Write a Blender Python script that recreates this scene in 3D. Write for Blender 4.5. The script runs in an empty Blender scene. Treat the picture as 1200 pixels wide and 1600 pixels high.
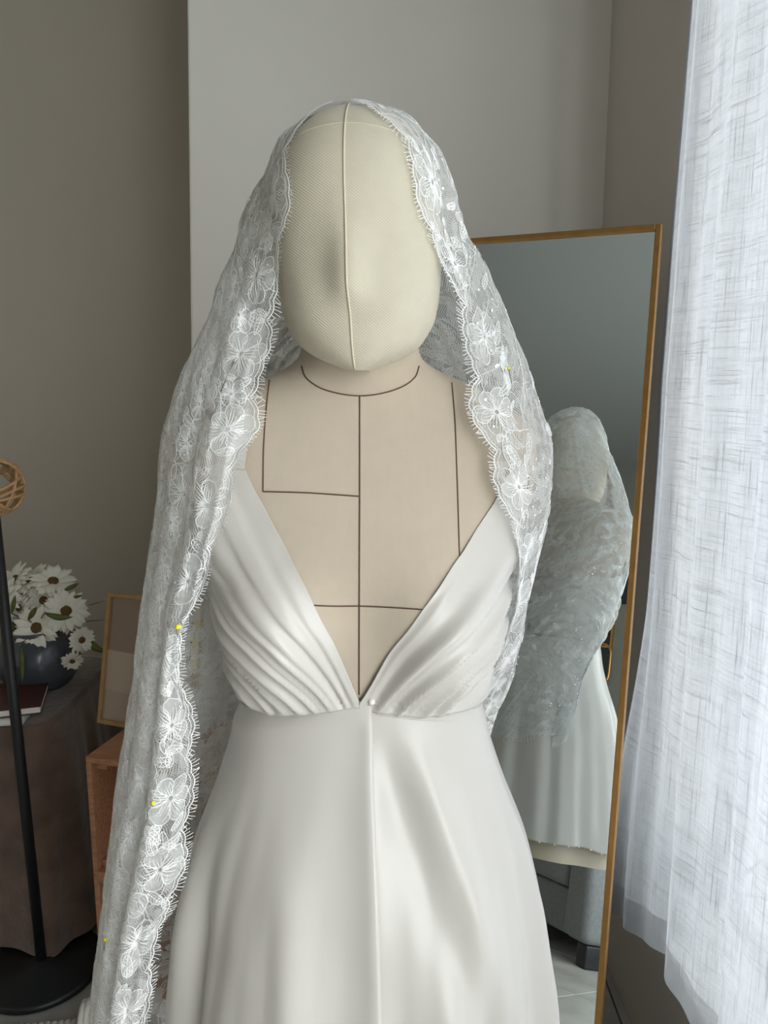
import bpy, math, random
import numpy as np
from mathutils import Vector, Matrix
from mathutils.bvhtree import BVHTree
random.seed(7); rng = np.random.default_rng(11)
SC = bpy.context.scene
COL = SC.collection
PI = math.pi

# ------------------------------------------------------------------ camera, sky, exposure
CZ = 1.46                                   # camera height
PITCH = math.radians(9.5)                   # looking slightly down
F = 1200.0                                  # focal length for a 1200x1600 frame
cam = bpy.data.cameras.new('camera'); camo = bpy.data.objects.new('camera', cam); COL.objects.link(camo)
cam.sensor_fit = 'VERTICAL'; cam.sensor_height = 36.0; cam.sensor_width = 27.0; cam.lens = F / 1600.0 * 36.0
cam.clip_start = 0.02; cam.clip_end = 100
camo.location = (0, 0, CZ); camo.rotation_euler = (PI / 2 - PITCH, 0, 0)
SC.camera = camo
SC.view_settings.view_transform = 'Standard'; SC.view_settings.look = 'None'
SC.view_settings.gamma = 1.0; SC.view_settings.use_curve_mapping = False
SC.view_settings.exposure = 0.0
SC.cycles.transparent_max_bounces = 28; SC.cycles.max_bounces = 8; SC.cycles.diffuse_bounces = 6
SC.cycles.use_denoising = True

SKY = 6.5
world = bpy.data.worlds.new('sky'); SC.world = world; world.use_nodes = True
bg = world.node_tree.nodes['Background']
bg.inputs[0].default_value = (0.97, 0.98, 1.0, 1); bg.inputs[1].default_value = SKY

# room numbers
XW = 0.57            # inner face of the window wall
WALL_T = 0.24
WY0, WY1 = -1.90, 1.49
WZ0, WZ1 = 0.34, 2.75
YB = 2.10            # back wall
XC_TOP, XC_BOT = -0.475, -0.535
YR = 2.80            # recess wall
XL = -2.7; YF = -2.75; HC = 3.3

pl = bpy.data.lights.new('window_daylight', 'AREA'); pl.shape = 'RECTANGLE'
pl.size = WZ1 - WZ0; pl.size_y = WY1 - WY0; pl.cycles.is_portal = True
plo = bpy.data.objects.new('window_daylight', pl); COL.objects.link(plo)
plo.location = (XW + WALL_T + 0.02, (WY0 + WY1) / 2, (WZ0 + WZ1) / 2)
plo.rotation_euler = (0, PI / 2, 0)

# ------------------------------------------------------------------ helpers
CP, SP = math.cos(PITCH), math.sin(PITCH)
def at(px, py, Y):
    a = (px - 600) / F; b = (800 - py) / F
    t = Y / (CP + b * SP)
    return np.array([a * t, Y, CZ + t * (-SP + b * CP)])
def lin(r, g=None, b=None):
    if g is None: r, g, b = r
    f = lambda v: (v / 255 / 12.92) if v / 255 <= 0.04045 else ((v / 255 + 0.055) / 1.055) ** 2.4
    return (f(r), f(g), f(b), 1)
def pchip(xs, ys, x):
    xs = np.asarray(xs, float); ys = np.asarray(ys, float); x = np.clip(np.asarray(x, float), xs[0], xs[-1])
    h = np.diff(xs); d = np.diff(ys) / h; m = np.zeros(len(xs))
    for k in range(1, len(xs) - 1):
        if d[k-1] * d[k] > 0:
            w1 = 2 * h[k] + h[k-1]; w2 = h[k] + 2 * h[k-1]
            m[k] = (w1 + w2) / (w1 / d[k-1] + w2 / d[k])
    m[0] = d[0]; m[-1] = d[-1]
    i = np.clip(np.searchsorted(xs, x) - 1, 0, len(h) - 1)
    t = (x - xs[i]) / h[i]
    return ((2*t**3 - 3*t**2 + 1) * ys[i] + (t**3 - 2*t**2 + t) * h[i] * m[i]
            + (-2*t**3 + 3*t**2) * ys[i+1] + (t**3 - t**2) * h[i] * m[i+1])
def sstep(a, b, x):
    t = np.clip((np.asarray(x, float) - a) / (b - a), 0, 1); return t * t * (3 - 2 * t)
_tab = rng.uniform(-1, 1, 4096)
def noise1(x):
    x = np.asarray(x, float); i = np.floor(x).astype(int); t = x - i; t = t * t * (3 - 2 * t)
    return _tab[i % 4096] * (1 - t) + _tab[(i + 1) % 4096] * t
def noise2(x, y):
    x, y = np.broadcast_arrays(np.asarray(x, float), np.asarray(y, float))
    i = np.floor(x).astype(int); j = np.floor(y).astype(int); u = x - i; v = y - j
    u = u * u * (3 - 2 * u); v = v * v * (3 - 2 * v)
    g = lambda a, b: _tab[(a * 131 + b * 717) % 4096]
    return (g(i, j) * (1-u) + g(i+1, j) * u) * (1-v) + (g(i, j+1) * (1-u) + g(i+1, j+1) * u) * v

def link(name, me, mat=None, parent=None, smooth=True, mats=None):
    o = bpy.data.objects.new(name, me); COL.objects.link(o)
    for m in (mats or ([mat] if mat else [])): me.materials.append(m)
    if smooth: me.polygons.foreach_set('use_smooth', np.ones(len(me.polygons), bool))
    if parent is not None: o.parent = parent; o.matrix_parent_inverse = Matrix.Translation(parent.location).inverted() if parent.parent is None else Matrix.Identity(4)
    return o
def mesh(name, verts, faces, mat=None, parent=None, smooth=True, uv=None, mats=None, midx=None):
    me = bpy.data.meshes.new(name)
    me.from_pydata([tuple(map(float, v)) for v in verts] if not isinstance(verts, np.ndarray) else verts.tolist(), [],
                   faces.tolist() if isinstance(faces, np.ndarray) else faces)
    if uv is not None:
        lay = me.uv_layers.new(name='UVMap'); idx = np.empty(len(me.loops), int)
        me.loops.foreach_get('vertex_index', idx)
        lay.data.foreach_set('uv', np.asarray(uv, float)[idx].ravel())
    if midx is not None: me.polygons.foreach_set('material_index', np.asarray(midx, np.int32))
    me.update()
    return link(name, me, mat, parent, smooth, mats)
def grid_faces(n, m, wrap=False, mask=None):
    i = np.arange(n - 1 if not wrap else n)[:, None]; j = np.arange(m - 1)[None, :]
    a = i * m + j; b = ((i + 1) % n) * m + j
    f = np.stack([a, b, b + 1, a + 1], -1).reshape(-1, 4)
    if mask is not None: f = f[mask.reshape(-1)]
    return f
def tag(o, label, cat, group=None, kind=None):
    if label: o['label'] = label
    if cat: o['category'] = cat
    if group: o['group'] = group
    if kind: o['kind'] = kind
    return o
def empty(name, loc, label=None, cat=None, group=None):
    o = bpy.data.objects.new(name, None); COL.objects.link(o); o.location = tuple(float(v) for v in loc); o.empty_display_size = 0.05
    return tag(o, label, cat, group)
class MB:
    """collects shapes in world coordinates"""
    def __init__(s): s.v = []; s.f = []; s.mi = []; s.n = 0
    def add(s, v, f, mi=0):
        v = np.asarray(v, float)
        s.v.append(v); s.f += [tuple(int(k) + s.n for k in q) for q in f]; s.mi += [mi] * len(f); s.n += len(v)
    def box(s, c, size, R=None, mi=0):
        x, y, z = np.array(size) / 2
        v = np.array([(a, b, d) for a in (-x, x) for b in (-y, y) for d in (-z, z)])
        if R is not None: v = v @ np.array(R).T
        s.add(v + np.array(c), [(0,1,3,2),(4,6,7,5),(0,4,5,1),(2,3,7,6),(0,2,6,4),(1,5,7,3)], mi)
    def tube(s, pts, r, n=8, mi=0, closed=False, cap=True):
        pts = np.asarray(pts, float); k = len(pts); r = np.broadcast_to(np.asarray(r, float), (k,))
        T = np.gradient(pts, axis=0) if not closed else np.roll(pts, -1, 0) - np.roll(pts, 1, 0)
        T /= np.linalg.norm(T, axis=1)[:, None] + 1e-12
        up = np.array([0, 0, 1.0]) if abs(T[0, 2]) < 0.9 else np.array([0, 1.0, 0])
        U = np.cross(T[0], up); U /= np.linalg.norm(U); Us = []
        for t in T:
            U = U - t * (U @ t); U /= np.linalg.norm(U) + 1e-12; Us.append(U)
        Us = np.array(Us); V = np.cross(T, Us); a = np.arange(n) / n * 2 * PI
        v = pts[:, None] + r[:, None, None] * (np.cos(a)[None, :, None] * Us[:, None] + np.sin(a)[None, :, None] * V[:, None])
        f = []
        for i in range(k if closed else k - 1):
            i2 = (i + 1) % k
            for j in range(n): f.append((i*n+j, i*n+(j+1) % n, i2*n+(j+1) % n, i2*n+j))
        if cap and not closed: f += [tuple(range(n))[::-1], tuple((k-1)*n + j for j in range(n))]
        s.add(v.reshape(-1, 3), f, mi)
    def lathe(s, prof, c, n=32, mi=0, R=None):
        a = np.arange(n) / n * 2 * PI; prof = np.asarray(prof, float)
        v = np.stack([prof[:, 0:1] * np.cos(a), prof[:, 0:1] * np.sin(a), np.repeat(prof[:, 1:2], n, 1)], -1).reshape(-1, 3)
        if R is not None: v = v @ np.array(R).T
        k = len(prof); f = [(i*n+j, i*n+(j+1) % n, (i+1)*n+(j+1) % n, (i+1)*n+j) for i in range(k-1) for j in range(n)]
        s.add(v + np.array(c), f, mi)
    def build(s, name, mat=None, parent=None, smooth=False, mats=None, bevel=0.0):
        o = mesh(name, np.concatenate(s.v), s.f, mat, parent, smooth, mats=mats, midx=s.mi if mats else None)
        if bevel:
            b = o.modifiers.new('bevel', 'BEVEL'); b.width = bevel; b.segments = 2; b.limit_method = 'ANGLE'; b.angle_limit = 0.7
        return o
def rotz(a): c, s = math.cos(a), math.sin(a); return np.array([[c, -s, 0], [s, c, 0], [0, 0, 1.0]])
def rotx(a): c, s = math.cos(a), math.sin(a); return np.array([[1.0, 0, 0], [0, c, -s], [0, s, c]])
def catmull(P, n):
    P = np.asarray(P, float); Q = np.vstack([2*P[0]-P[1], P, 2*P[-1]-P[-2]]); t = np.linspace(0, len(P)-1-1e-9, n); i = t.astype(int); u = (t - i)[:, None]
    a, b, c, d = Q[i], Q[i+1], Q[i+2], Q[i+3]
    return 0.5 * (2*b + (c-a)*u + (2*a-5*b+4*c-d)*u**2 + (-a+3*b-3*c+d)*u**3)

# ------------------------------------------------------------------ materials
def newmat(name):
    m = bpy.data.materials.new(name); m.use_nodes = True; nt = m.node_tree
    return m, nt, nt.nodes['Principled BSDF'], nt.nodes['Material Output']
def node(nt, t, **kw):
    n = nt.nodes.new(t)
    for k, v in kw.items(): setattr(n, k, v)
    return n
def mathn(nt, op, a, b=None, c=None):
    n = node(nt, 'ShaderNodeMath', operation=op)
    for k, v in enumerate((a, b, c)):
        if v is None: continue
        if isinstance(v, (int, float)): n.inputs[k].default_value = v
        else: nt.links.new(v, n.inputs[k])
    return n.outputs[0]
def pmat(name, col, rough=0.6, metal=0.0, spec=0.5, nscale=0, namp=0.0, bump=0.0, bscale=80, sheen=0.0, coords='Object', stretch=None, coat=0.0):
    m, nt, b, out = newmat(name)
    b.inputs['Base Color'].default_value = col; b.inputs['Roughness'].default_value = rough
    b.inputs['Metallic'].default_value = metal; b.inputs['Specular IOR Level'].default_value = spec
    b.inputs['Sheen Weight'].default_value = sheen; b.inputs['Coat Weight'].default_value = coat
    if nscale or bump:
        tc = node(nt, 'ShaderNodeTexCoord'); mp = node(nt, 'ShaderNodeMapping'); nt.links.new(tc.outputs[coords], mp.inputs[0])
        if stretch: mp.inputs['Scale'].default_value = stretch
    if nscale:
        n = node(nt, 'ShaderNodeTexNoise'); n.inputs['Scale'].default_value = nscale; n.inputs['Detail'].default_value = 5
        nt.links.new(mp.outputs[0], n.inputs['Vector'])
        r = node(nt, 'ShaderNodeMapRange'); r.inputs[1].default_value = 0.3; r.inputs[2].default_value = 0.7; r.inputs[3].default_value = 1 - namp; r.inputs[4].default_value = 1 + namp * 0.5
        nt.links.new(n.outputs['Fac'], r.inputs[0])
        mx = node(nt, 'ShaderNodeVectorMath', operation='SCALE'); mx.inputs[0].default_value = col[:3]; nt.links.new(r.outputs[0], mx.inputs['Scale'])
        nt.links.new(mx.outputs[0], b.inputs['Base Color'])
    if bump:
        n = node(nt, 'ShaderNodeTexNoise'); n.inputs['Scale'].default_value = bscale; n.inputs['Detail'].default_value = 4
        nt.links.new(mp.outputs[0], n.inputs['Vector'])
        bp = node(nt, 'ShaderNodeBump'); bp.inputs['Strength'].default_value = bump; bp.inputs['Distance'].default_value = 0.01
        nt.links.new(n.outputs['Fac'], bp.inputs['Height']); nt.links.new(bp.outputs[0], b.inputs['Normal'])
    return m
def weave_mat(name, col, period, angle, amp=0.06, rough=0.85, bump=0.25, slub=0.05):
    m, nt, b, out = newmat(name); b.inputs['Roughness'].default_value = rough; b.inputs['Specular IOR Level'].default_value = 0.2
    b.inputs['Sheen Weight'].default_value = 0.15
    tc = node(nt, 'ShaderNodeTexCoord'); sx = node(nt, 'ShaderNodeSeparateXYZ'); nt.links.new(tc.outputs['Object'], sx.inputs[0])
    u = mathn(nt, 'ADD', mathn(nt, 'MULTIPLY', sx.outputs[0], math.cos(angle) * 2 * PI / period), mathn(nt, 'MULTIPLY', sx.outputs[2], math.sin(angle) * 2 * PI / period))
    w1 = mathn(nt, 'SINE', u)
    v = mathn(nt, 'ADD', mathn(nt, 'MULTIPLY', sx.outputs[0], -math.sin(angle) * 2 * PI / period), mathn(nt, 'MULTIPLY', sx.outputs[2], math.cos(angle) * 2 * PI / period))
    w2 = mathn(nt, 'SINE', v)
    w = mathn(nt, 'ADD', mathn(nt, 'MULTIPLY', w1, 0.7), mathn(nt, 'MULTIPLY', w2, 0.3))
    n = node(nt, 'ShaderNodeTexNoise'); n.inputs['Scale'].default_value = 60; nt.links.new(tc.outputs['Object'], n.inputs['Vector'])
    fac = mathn(nt, 'ADD', mathn(nt, 'MULTIPLY', w, amp), mathn(nt, 'MULTIPLY_ADD', n.outputs['Fac'], slub * 2, 1 - slub))
    mx = node(nt, 'ShaderNodeVectorMath', operation='SCALE'); mx.inputs[0].default_value = col[:3]; nt.links.new(fac, mx.inputs['Scale'])
    nt.links.new(mx.outputs[0], b.inputs['Base Color'])
    bp = node(nt, 'ShaderNodeBump'); bp.inputs['Strength'].default_value = bump; bp.inputs['Distance'].default_value = 0.0006
    nt.links.new(w, bp.inputs['Height']); nt.links.new(bp.outputs[0], b.inputs['Normal'])
    return m
M = {}
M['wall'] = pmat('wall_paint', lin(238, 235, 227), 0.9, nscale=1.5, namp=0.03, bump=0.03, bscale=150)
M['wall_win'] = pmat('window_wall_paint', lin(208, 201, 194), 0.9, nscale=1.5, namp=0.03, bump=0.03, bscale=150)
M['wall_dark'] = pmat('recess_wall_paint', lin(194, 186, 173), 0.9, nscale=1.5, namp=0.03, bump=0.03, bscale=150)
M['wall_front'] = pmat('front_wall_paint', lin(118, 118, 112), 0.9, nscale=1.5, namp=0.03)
M['ceiling'] = pmat('ceiling_paint', lin(122, 124, 122), 0.9)
M['white_trim'] = pmat('white_trim', lin(232, 232, 230), 0.5)
M['canvas'] = weave_mat('head_twill', lin(196, 188, 169), 0.0021, 0.9, 0.07)
M['linen'] = weave_mat('torso_linen', lin(192, 178, 160), 0.0012, 0.0, 0.05, bump=0.15)
M['stitch'] = pmat('brown_thread', lin(92, 66, 52), 0.8)
M['cord'] = pmat('cream_cord', lin(204, 194, 170), 0.8)
M['chrome'] = pmat('chrome', (0.75, 0.76, 0.78, 1), 0.15, 1.0)
M['blackmetal'] = pmat('black_metal', (0.008, 0.009, 0.011, 1), 0.45)
M['brass'] = pmat('gold_frame', lin(196, 148, 88), 0.35, 0.85, nscale=40, namp=0.1)
M['pearl'] = pmat('pearl', lin(240, 236, 230), 0.15, 0, 0.8, coat=0.5)
M['thread'] = pmat('lace_thread', (0.84, 0.84, 0.83, 1), 0.6, sheen=0.2)
M['sequin'] = pmat('sequin', (0.95, 0.96, 1.0, 1), 0.12, 0.6)
M['pin_yellow'] = pmat('pin_head_yellow', lin(246, 226, 20), 0.3)
M['steel'] = pmat('steel', (0.35, 0.33, 0.3, 1), 0.3, 1.0)
M['sofa'] = pmat('grey_sofa_fabric', lin(120, 122, 124), 0.85, nscale=60, namp=0.15, bump=0.2, bscale=300, sheen=0.2)
M['velvet'] = pmat('brown_velvet', lin(104, 82, 70), 0.9, nscale=14, namp=0.35, bump=0.3, bscale=40, sheen=0.6)
M['vase'] = pmat('slate_ceramic', lin(74, 80, 88), 0.28, nscale=9, namp=0.2, coat=0.3)
M['petal'] = pmat('petal_white', lin(236, 232, 218), 0.7)
M['daisy_eye'] = pmat('daisy_eye', lin(112, 84, 48), 0.9, bump=0.6, bscale=600)
M['leaf'] = pmat('leaf_green', lin(96, 104, 50), 0.6, nscale=30, namp=0.3)
M['stem'] = pmat('stem_green', lin(70, 80, 40), 0.6)
M['twine'] = pmat('rattan', lin(190, 150, 106), 0.75, nscale=80, namp=0.25)
M['wood'] = pmat('crate_pine', lin(186, 134, 98), 0.65, nscale=18, namp=0.3, stretch=(1, 8, 8))
M['oak'] = pmat('oak_frame', lin(178, 140, 88), 0.5, nscale=30, namp=0.2)
M['cover_red'] = pmat('book_cover_maroon', lin(84, 40, 38), 0.4, nscale=8, namp=0.3)
M['paper'] = pmat('book_paper', lin(226, 222, 214), 0.9)
M['cover_white'] = pmat('book_cover_white', lin(206, 208, 212), 0.5)
M['gold'] = pmat('gold_foil', lin(226, 196, 130), 0.3, 0.6)
M['knit'] = pmat('white_knit', lin(232, 230, 224), 0.9, bump=0.4, bscale=200)
M['plant_leaf'] = pmat('plant_leaf', lin(104, 140, 128), 0.5, nscale=20, namp=0.2)
M['pot'] = pmat('white_pot', lin(226, 226, 224), 0.6)
M['darkchair'] = pmat('dark_chair', lin(40, 42, 46), 0.6)
M['yellow_tape'] = pmat('yellow_tape', lin(226, 216, 150), 0.6)

def satin():
    m, nt, b, out = newmat('ivory_satin'); b.inputs['Base Color'].default_value = lin(203, 198, 192)
    b.inputs['Roughness'].default_value = 0.33; b.inputs['Specular IOR Level'].default_value = 0.55; b.inputs['Sheen Weight'].default_value = 0.25; b.inputs['Sheen Roughness'].default_value = 0.4
    tc = node(nt, 'ShaderNodeTexCoord'); n = node(nt, 'ShaderNodeTexNoise'); n.inputs['Scale'].default_value = 26; n.inputs['Detail'].default_value = 3
    mp = node(nt, 'ShaderNodeMapping'); mp.inputs['Scale'].default_value = (1.0, 1.0, 0.35); nt.links.new(tc.outputs['Object'], mp.inputs[0]); nt.links.new(mp.outputs[0], n.inputs['Vector'])
    bp = node(nt, 'ShaderNodeBump'); bp.inputs['Strength'].default_value = 0.12; bp.inputs['Distance'].default_value = 0.006
    nt.links.new(n.outputs['Fac'], bp.inputs['Height']); nt.links.new(bp.outputs[0], b.inputs['Normal'])
    return m
M['satin'] = satin()
M['lining'] = pmat('beige_lining', lin(214, 200, 178), 0.7)

def cloth_alpha(nt, out, alpha, col, transl):
    d = node(nt, 'ShaderNodeBsdfDiffuse'); d.inputs[0].default_value = col
    t = node(nt, 'ShaderNodeBsdfTranslucent'); t.inputs[0].default_value = col
    mx = node(nt, 'ShaderNodeMixShader'); mx.inputs[0].default_value = transl; nt.links.new(d.outputs[0], mx.inputs[1]); nt.links.new(t.outputs[0], mx.inputs[2])
    tr = node(nt, 'ShaderNodeBsdfTransparent'); m2 = node(nt, 'ShaderNodeMixShader')
    if isinstance(alpha, (int, float)): m2.inputs[0].default_value = alpha
    else: nt.links.new(alpha, m2.inputs[0])
    nt.links.new(tr.outputs[0], m2.inputs[1]); nt.links.new(mx.outputs[0], m2.inputs[2]); nt.links.new(m2.outputs[0], out.inputs[0])
    return d, t
def lace_net():
    m, nt, b, out = newmat('lace_net'); nt.nodes.remove(b)
    uv = node(nt, 'ShaderNodeUVMap'); sx = node(nt, 'ShaderNodeSeparateXYZ'); nt.links.new(uv.outputs[0], sx.inputs[0])
    u, v = sx.outputs[0], sx.outputs[1]; cell = 0.0030
    p = mathn(nt, 'MULTIPLY', mathn(nt, 'ADD', u, v), 1 / cell); q = mathn(nt, 'MULTIPLY', mathn(nt, 'SUBTRACT', u, v), 1 / cell)
    def line(x, w): return mathn(nt, 'LESS_THAN', mathn(nt, 'ABSOLUTE', mathn(nt, 'SUBTRACT', mathn(nt, 'FRACT', x), 0.5)), w / 2)
    net = mathn(nt, 'MAXIMUM', line(p, 0.26), line(q, 0.26))
    n = node(nt, 'ShaderNodeTexNoise'); n.inputs['Scale'].default_value = 55; n.inputs['Detail'].default_value = 2
    nt.links.new(uv.outputs[0], n.inputs['Vector'])
    patch = mathn(nt, 'GREATER_THAN', n.outputs['Fac'], 0.50)
    n2 = node(nt, 'ShaderNodeTexNoise'); n2.inputs['Scale'].default_value = 30; n2.inputs['Detail'].default_value = 2; nt.links.new(uv.outputs[0], n2.inputs['Vector'])
    dense = mathn(nt, 'MULTIPLY', patch, line(mathn(nt, 'MULTIPLY', mathn(nt, 'ADD', u, mathn(nt, 'MULTIPLY', n2.outputs['Fac'], 0.02)), 1 / 0.0013), 0.48))
    a = mathn(nt, 'MAXIMUM', net, dense)
    a = mathn(nt, 'MULTIPLY', a, 0.92)
    edge = mathn(nt, 'GREATER_THAN', u, 0.0)
    cloth_alpha(nt, out, mathn(nt, 'MULTIPLY', a, edge), (0.86, 0.86, 0.85, 1), 0.45)
    return m
M['net'] = lace_net()
def lace_fill():
    m, nt, b, out = newmat('lace_clothwork'); nt.nodes.remove(b)
    cloth_alpha(nt, out, 0.46, (0.92, 0.92, 0.91, 1), 0.45)
    return m
M['fill'] = lace_fill()
def sheer(name='sheer_linen', k=1.0):
    m, nt, b, out = newmat(name); nt.nodes.remove(b)
    uv = node(nt, 'ShaderNodeUVMap')
    def slub(scale, lo, hi):
        mp = node(nt, 'ShaderNodeMapping'); mp.inputs['Scale'].default_value = scale; nt.links.new(uv.outputs[0], mp.inputs[0])
        n = node(nt, 'ShaderNodeTexNoise'); n.inputs['Scale'].default_value = 1.0; n.inputs['Detail'].default_value = 3; n.inputs['Roughness'].default_value = 0.7
        nt.links.new(mp.outputs[0], n.inputs['Vector'])
        r = node(nt, 'ShaderNodeMapRange'); r.inputs[1].default_value = lo; r.inputs[2].default_value = hi; nt.links.new(n.outputs['Fac'], r.inputs[0])
        return r.outputs[0]
    s = mathn(nt, 'MAXIMUM', slub((8, 430, 1), 0.53, 0.68), slub((340, 7, 1), 0.54, 0.68))
    s2 = mathn(nt, 'MAXIMUM', slub((3, 90, 1), 0.5, 0.8), slub((90, 3, 1), 0.5, 0.8))
    dens = mathn(nt, 'ADD', mathn(nt, 'MULTIPLY', s, 0.60), mathn(nt, 'MULTIPLY', s2, 0.35))
    tcol = node(nt, 'ShaderNodeMix', data_type='RGBA'); tcol.inputs[6].default_value = (0.25 * k, 0.262 * k, 0.285 * k, 1); tcol.inputs[7].default_value = (0.05, 0.049, 0.05, 1)
    nt.links.new(dens, tcol.inputs[0])
    d = node(nt, 'ShaderNodeBsdfDiffuse'); d.inputs[0].default_value = (0.86, 0.86, 0.87, 1)
    t = node(nt, 'ShaderNodeBsdfTranslucent'); nt.links.new(tcol.outputs[2], t.inputs[0])
    ad = node(nt, 'ShaderNodeMixShader'); ad.inputs[0].default_value = 0.60; nt.links.new(d.outputs[0], ad.inputs[1]); nt.links.new(t.outputs[0], ad.inputs[2])
    tr = node(nt, 'ShaderNodeBsdfTransparent'); mx = node(nt, 'ShaderNodeMixShader')
    al = mathn(nt, 'MULTIPLY_ADD', dens, 0.05, 0.945); nt.links.new(al, mx.inputs[0])
    nt.links.new(tr.outputs[0], mx.inputs[1]); nt.links.new(ad.outputs[0], mx.inputs[2]); nt.links.new(mx.outputs[0], out.inputs[0])
    return m
M['sheer'] = sheer(); M['sheer_hem'] = sheer('sheer_linen_doubled', .6)
def glass_pane():
    m, nt, b, out = newmat('window_glass'); nt.nodes.remove(b)
    g = node(nt, 'ShaderNodeBsdfGlossy'); g.inputs['Roughness'].default_value = 0.0
    tr = node(nt, 'ShaderNodeBsdfTransparent'); tr.inputs[0].default_value = (0.96, 0.98, 0.97, 1); mx = node(nt, 'ShaderNodeMixShader'); mx.inputs[0].default_value = 0.05
    nt.links.new(tr.outputs[0], mx.inputs[1]); nt.links.new(g.outputs[0], mx.inputs[2]); nt.links.new(mx.outputs[0], out.inputs[0]); return m
M['glass'] = glass_pane()
def mirror_mat():
    m, nt, b, out = newmat('mirror_silver'); nt.nodes.remove(b)
    g = node(nt, 'ShaderNodeBsdfGlossy'); g.inputs['Roughness'].default_value = 0.0; g.inputs['Color'].default_value = (0.89, 0.94, 0.92, 1)
    nt.links.new(g.outputs[0], out.inputs[0]); return m
M['mirror'] = mirror_mat()
def tile_mat():
    m = pmat('grey_floor_tile', lin(176, 175, 170), 0.25, nscale=4, namp=0.25); return m
M['tile'] = tile_mat()
M['grout'] = pmat('grout', lin(176, 174, 168), 0.8)
def print_mat():
    m, nt, b, out = newmat('art_print'); tc = node(nt, 'ShaderNodeTexCoord'); sx = node(nt, 'ShaderNodeSeparateXYZ'); nt.links.new(tc.outputs['Generated'], sx.inputs[0])
    r = node(nt, 'ShaderNodeValToRGB'); cr = r.color_ramp; cr.interpolation = 'CONSTANT'
    cr.elements[0].color = lin(176, 156, 138); cr.elements[1].position = 0.55; cr.elements[1].color = lin(150, 126, 110)
    e = cr.elements.new(0.24); e.color = lin(186, 168, 150)
    nt.links.new(sx.outputs[2], r.inputs[0]); nt.links.new(r.outputs[0], b.inputs['Base Color']); b.inputs['Roughness'].default_value = 0.15; return m
M['print'] = print_mat()

# ------------------------------------------------------------------ the room
def struct(name, mb, mat, **kw):
    o = mb.build(name, mat, **kw); o['kind'] = 'structure'; return o
def box2(mb, a, b, mi=0):
    a = np.array(a, float); b = np.array(b, float); mb.box((a + b) / 2, np.abs(b - a), mi=mi)
mb = MB(); box2(mb, (XL - .2, YF - .2, -0.12), (XW + WALL_T, YR + .2, -0.012)); floor = struct('floor', mb, M['grout'])
tile = None; TS = 0.60
for ix in range(7):
    for iy in range(11):
        x0 = -3.05 + ix * TS; y0 = -3.02 + iy * TS
        xa, xb = max(x0 + .002, XL - .2), min(x0 + TS - .002, XW + WALL_T); ya, yb = max(y0 + .002, YF - .2), min(y0 + TS - .002, YR + .2)
        if xb - xa < .05 or yb - ya < .05: continue
        full = (xb - xa) > TS - .01 and (yb - ya) > TS - .01
        if full and tile is not None:
            t = tile.copy(); COL.objects.link(t)
        else:
            mb = MB(); mb.box((0, 0, -0.006), (xb - xa, yb - ya, 0.012)); t = mb.build('floor_tile', M['tile'], bevel=0.0015)
            if full: tile = t
        t.location = ((xa + xb) / 2, (ya + yb) / 2, 0.0); t.parent = floor
mb = MB(); box2(mb, (XL - .2, YF - .2, HC), (XW + WALL_T, YR + .2, HC + .15)); struct('ceiling', mb, M['ceiling'])
# back wall: the lit face with its slightly out-of-plumb free edge
zt, zb = HC, 0.0
v = [(XC_BOT - .03, YB, zb), (XW + WALL_T, YB, zb), (XW + WALL_T, YR, zb), (XC_BOT - .03, YR, zb), (XC_TOP + .01, YB, zt), (XW + WALL_T, YB, zt), (XW + WALL_T, YR, zt), (XC_TOP + .01, YR, zt)]
o = mesh('wall_back', v, [(3,2,1,0),(4,5,6,7),(0,1,5,4),(1,2,6,5),(2,3,7,6),(3,0,4,7)], M['wall'], smooth=False); o['kind'] = 'structure'
bv = o.modifiers.new('bevel', 'BEVEL'); bv.width = 0.008; bv.segments = 3
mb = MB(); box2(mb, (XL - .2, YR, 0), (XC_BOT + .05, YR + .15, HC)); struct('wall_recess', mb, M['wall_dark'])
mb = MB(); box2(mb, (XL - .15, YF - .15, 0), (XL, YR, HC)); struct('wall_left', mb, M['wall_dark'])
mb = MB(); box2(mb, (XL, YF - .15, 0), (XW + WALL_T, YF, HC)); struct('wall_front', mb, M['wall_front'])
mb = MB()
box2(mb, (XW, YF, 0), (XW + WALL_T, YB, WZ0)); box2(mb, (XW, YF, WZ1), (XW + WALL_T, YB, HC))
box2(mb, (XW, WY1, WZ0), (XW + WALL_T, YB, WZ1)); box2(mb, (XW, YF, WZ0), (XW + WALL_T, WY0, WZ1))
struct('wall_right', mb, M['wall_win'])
# window: frame with mullions and panes, board as sill
win = empty('window_1', (XW + WALL_T - .04, (WY0 + WY1) / 2, WZ0)); win['kind'] = 'structure'
xg = XW + WALL_T - .045
ys = np.linspace(WY0, WY1, 4)
mb = MB()
for z in (WZ0 + .03, WZ1 - .03): mb.box((xg, (WY0 + WY1) / 2, z), (.06, WY1 - WY0, .06))
mb.build('frame', M['white_trim'], win, bevel=.004)
for y in ys:
    y = min(max(y, WY0 + .03), WY1 - .03); mb = MB(); mb.box((xg, y, (WZ0 + WZ1) / 2), (.055, .05, WZ1 - WZ0 - .12)); mb.build('mullion', M['white_trim'], win, bevel=.004)
for k in range(3):
    mb = MB(); mb.box((xg, (ys[k] + ys[k+1]) / 2, (WZ0 + WZ1) / 2), (.005, ys[k+1] - ys[k] - .05, WZ1 - WZ0 - .12)); mb.build('pane', M['glass'], win)
mb = MB(); box2(mb, (XW - .012, WY0 - .04, WZ0 - .002), (XW + WALL_T - .09, WY1 - .001, WZ0 + .02)); struct('trim_1', mb, M['white_trim'], bevel=.004)

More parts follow.
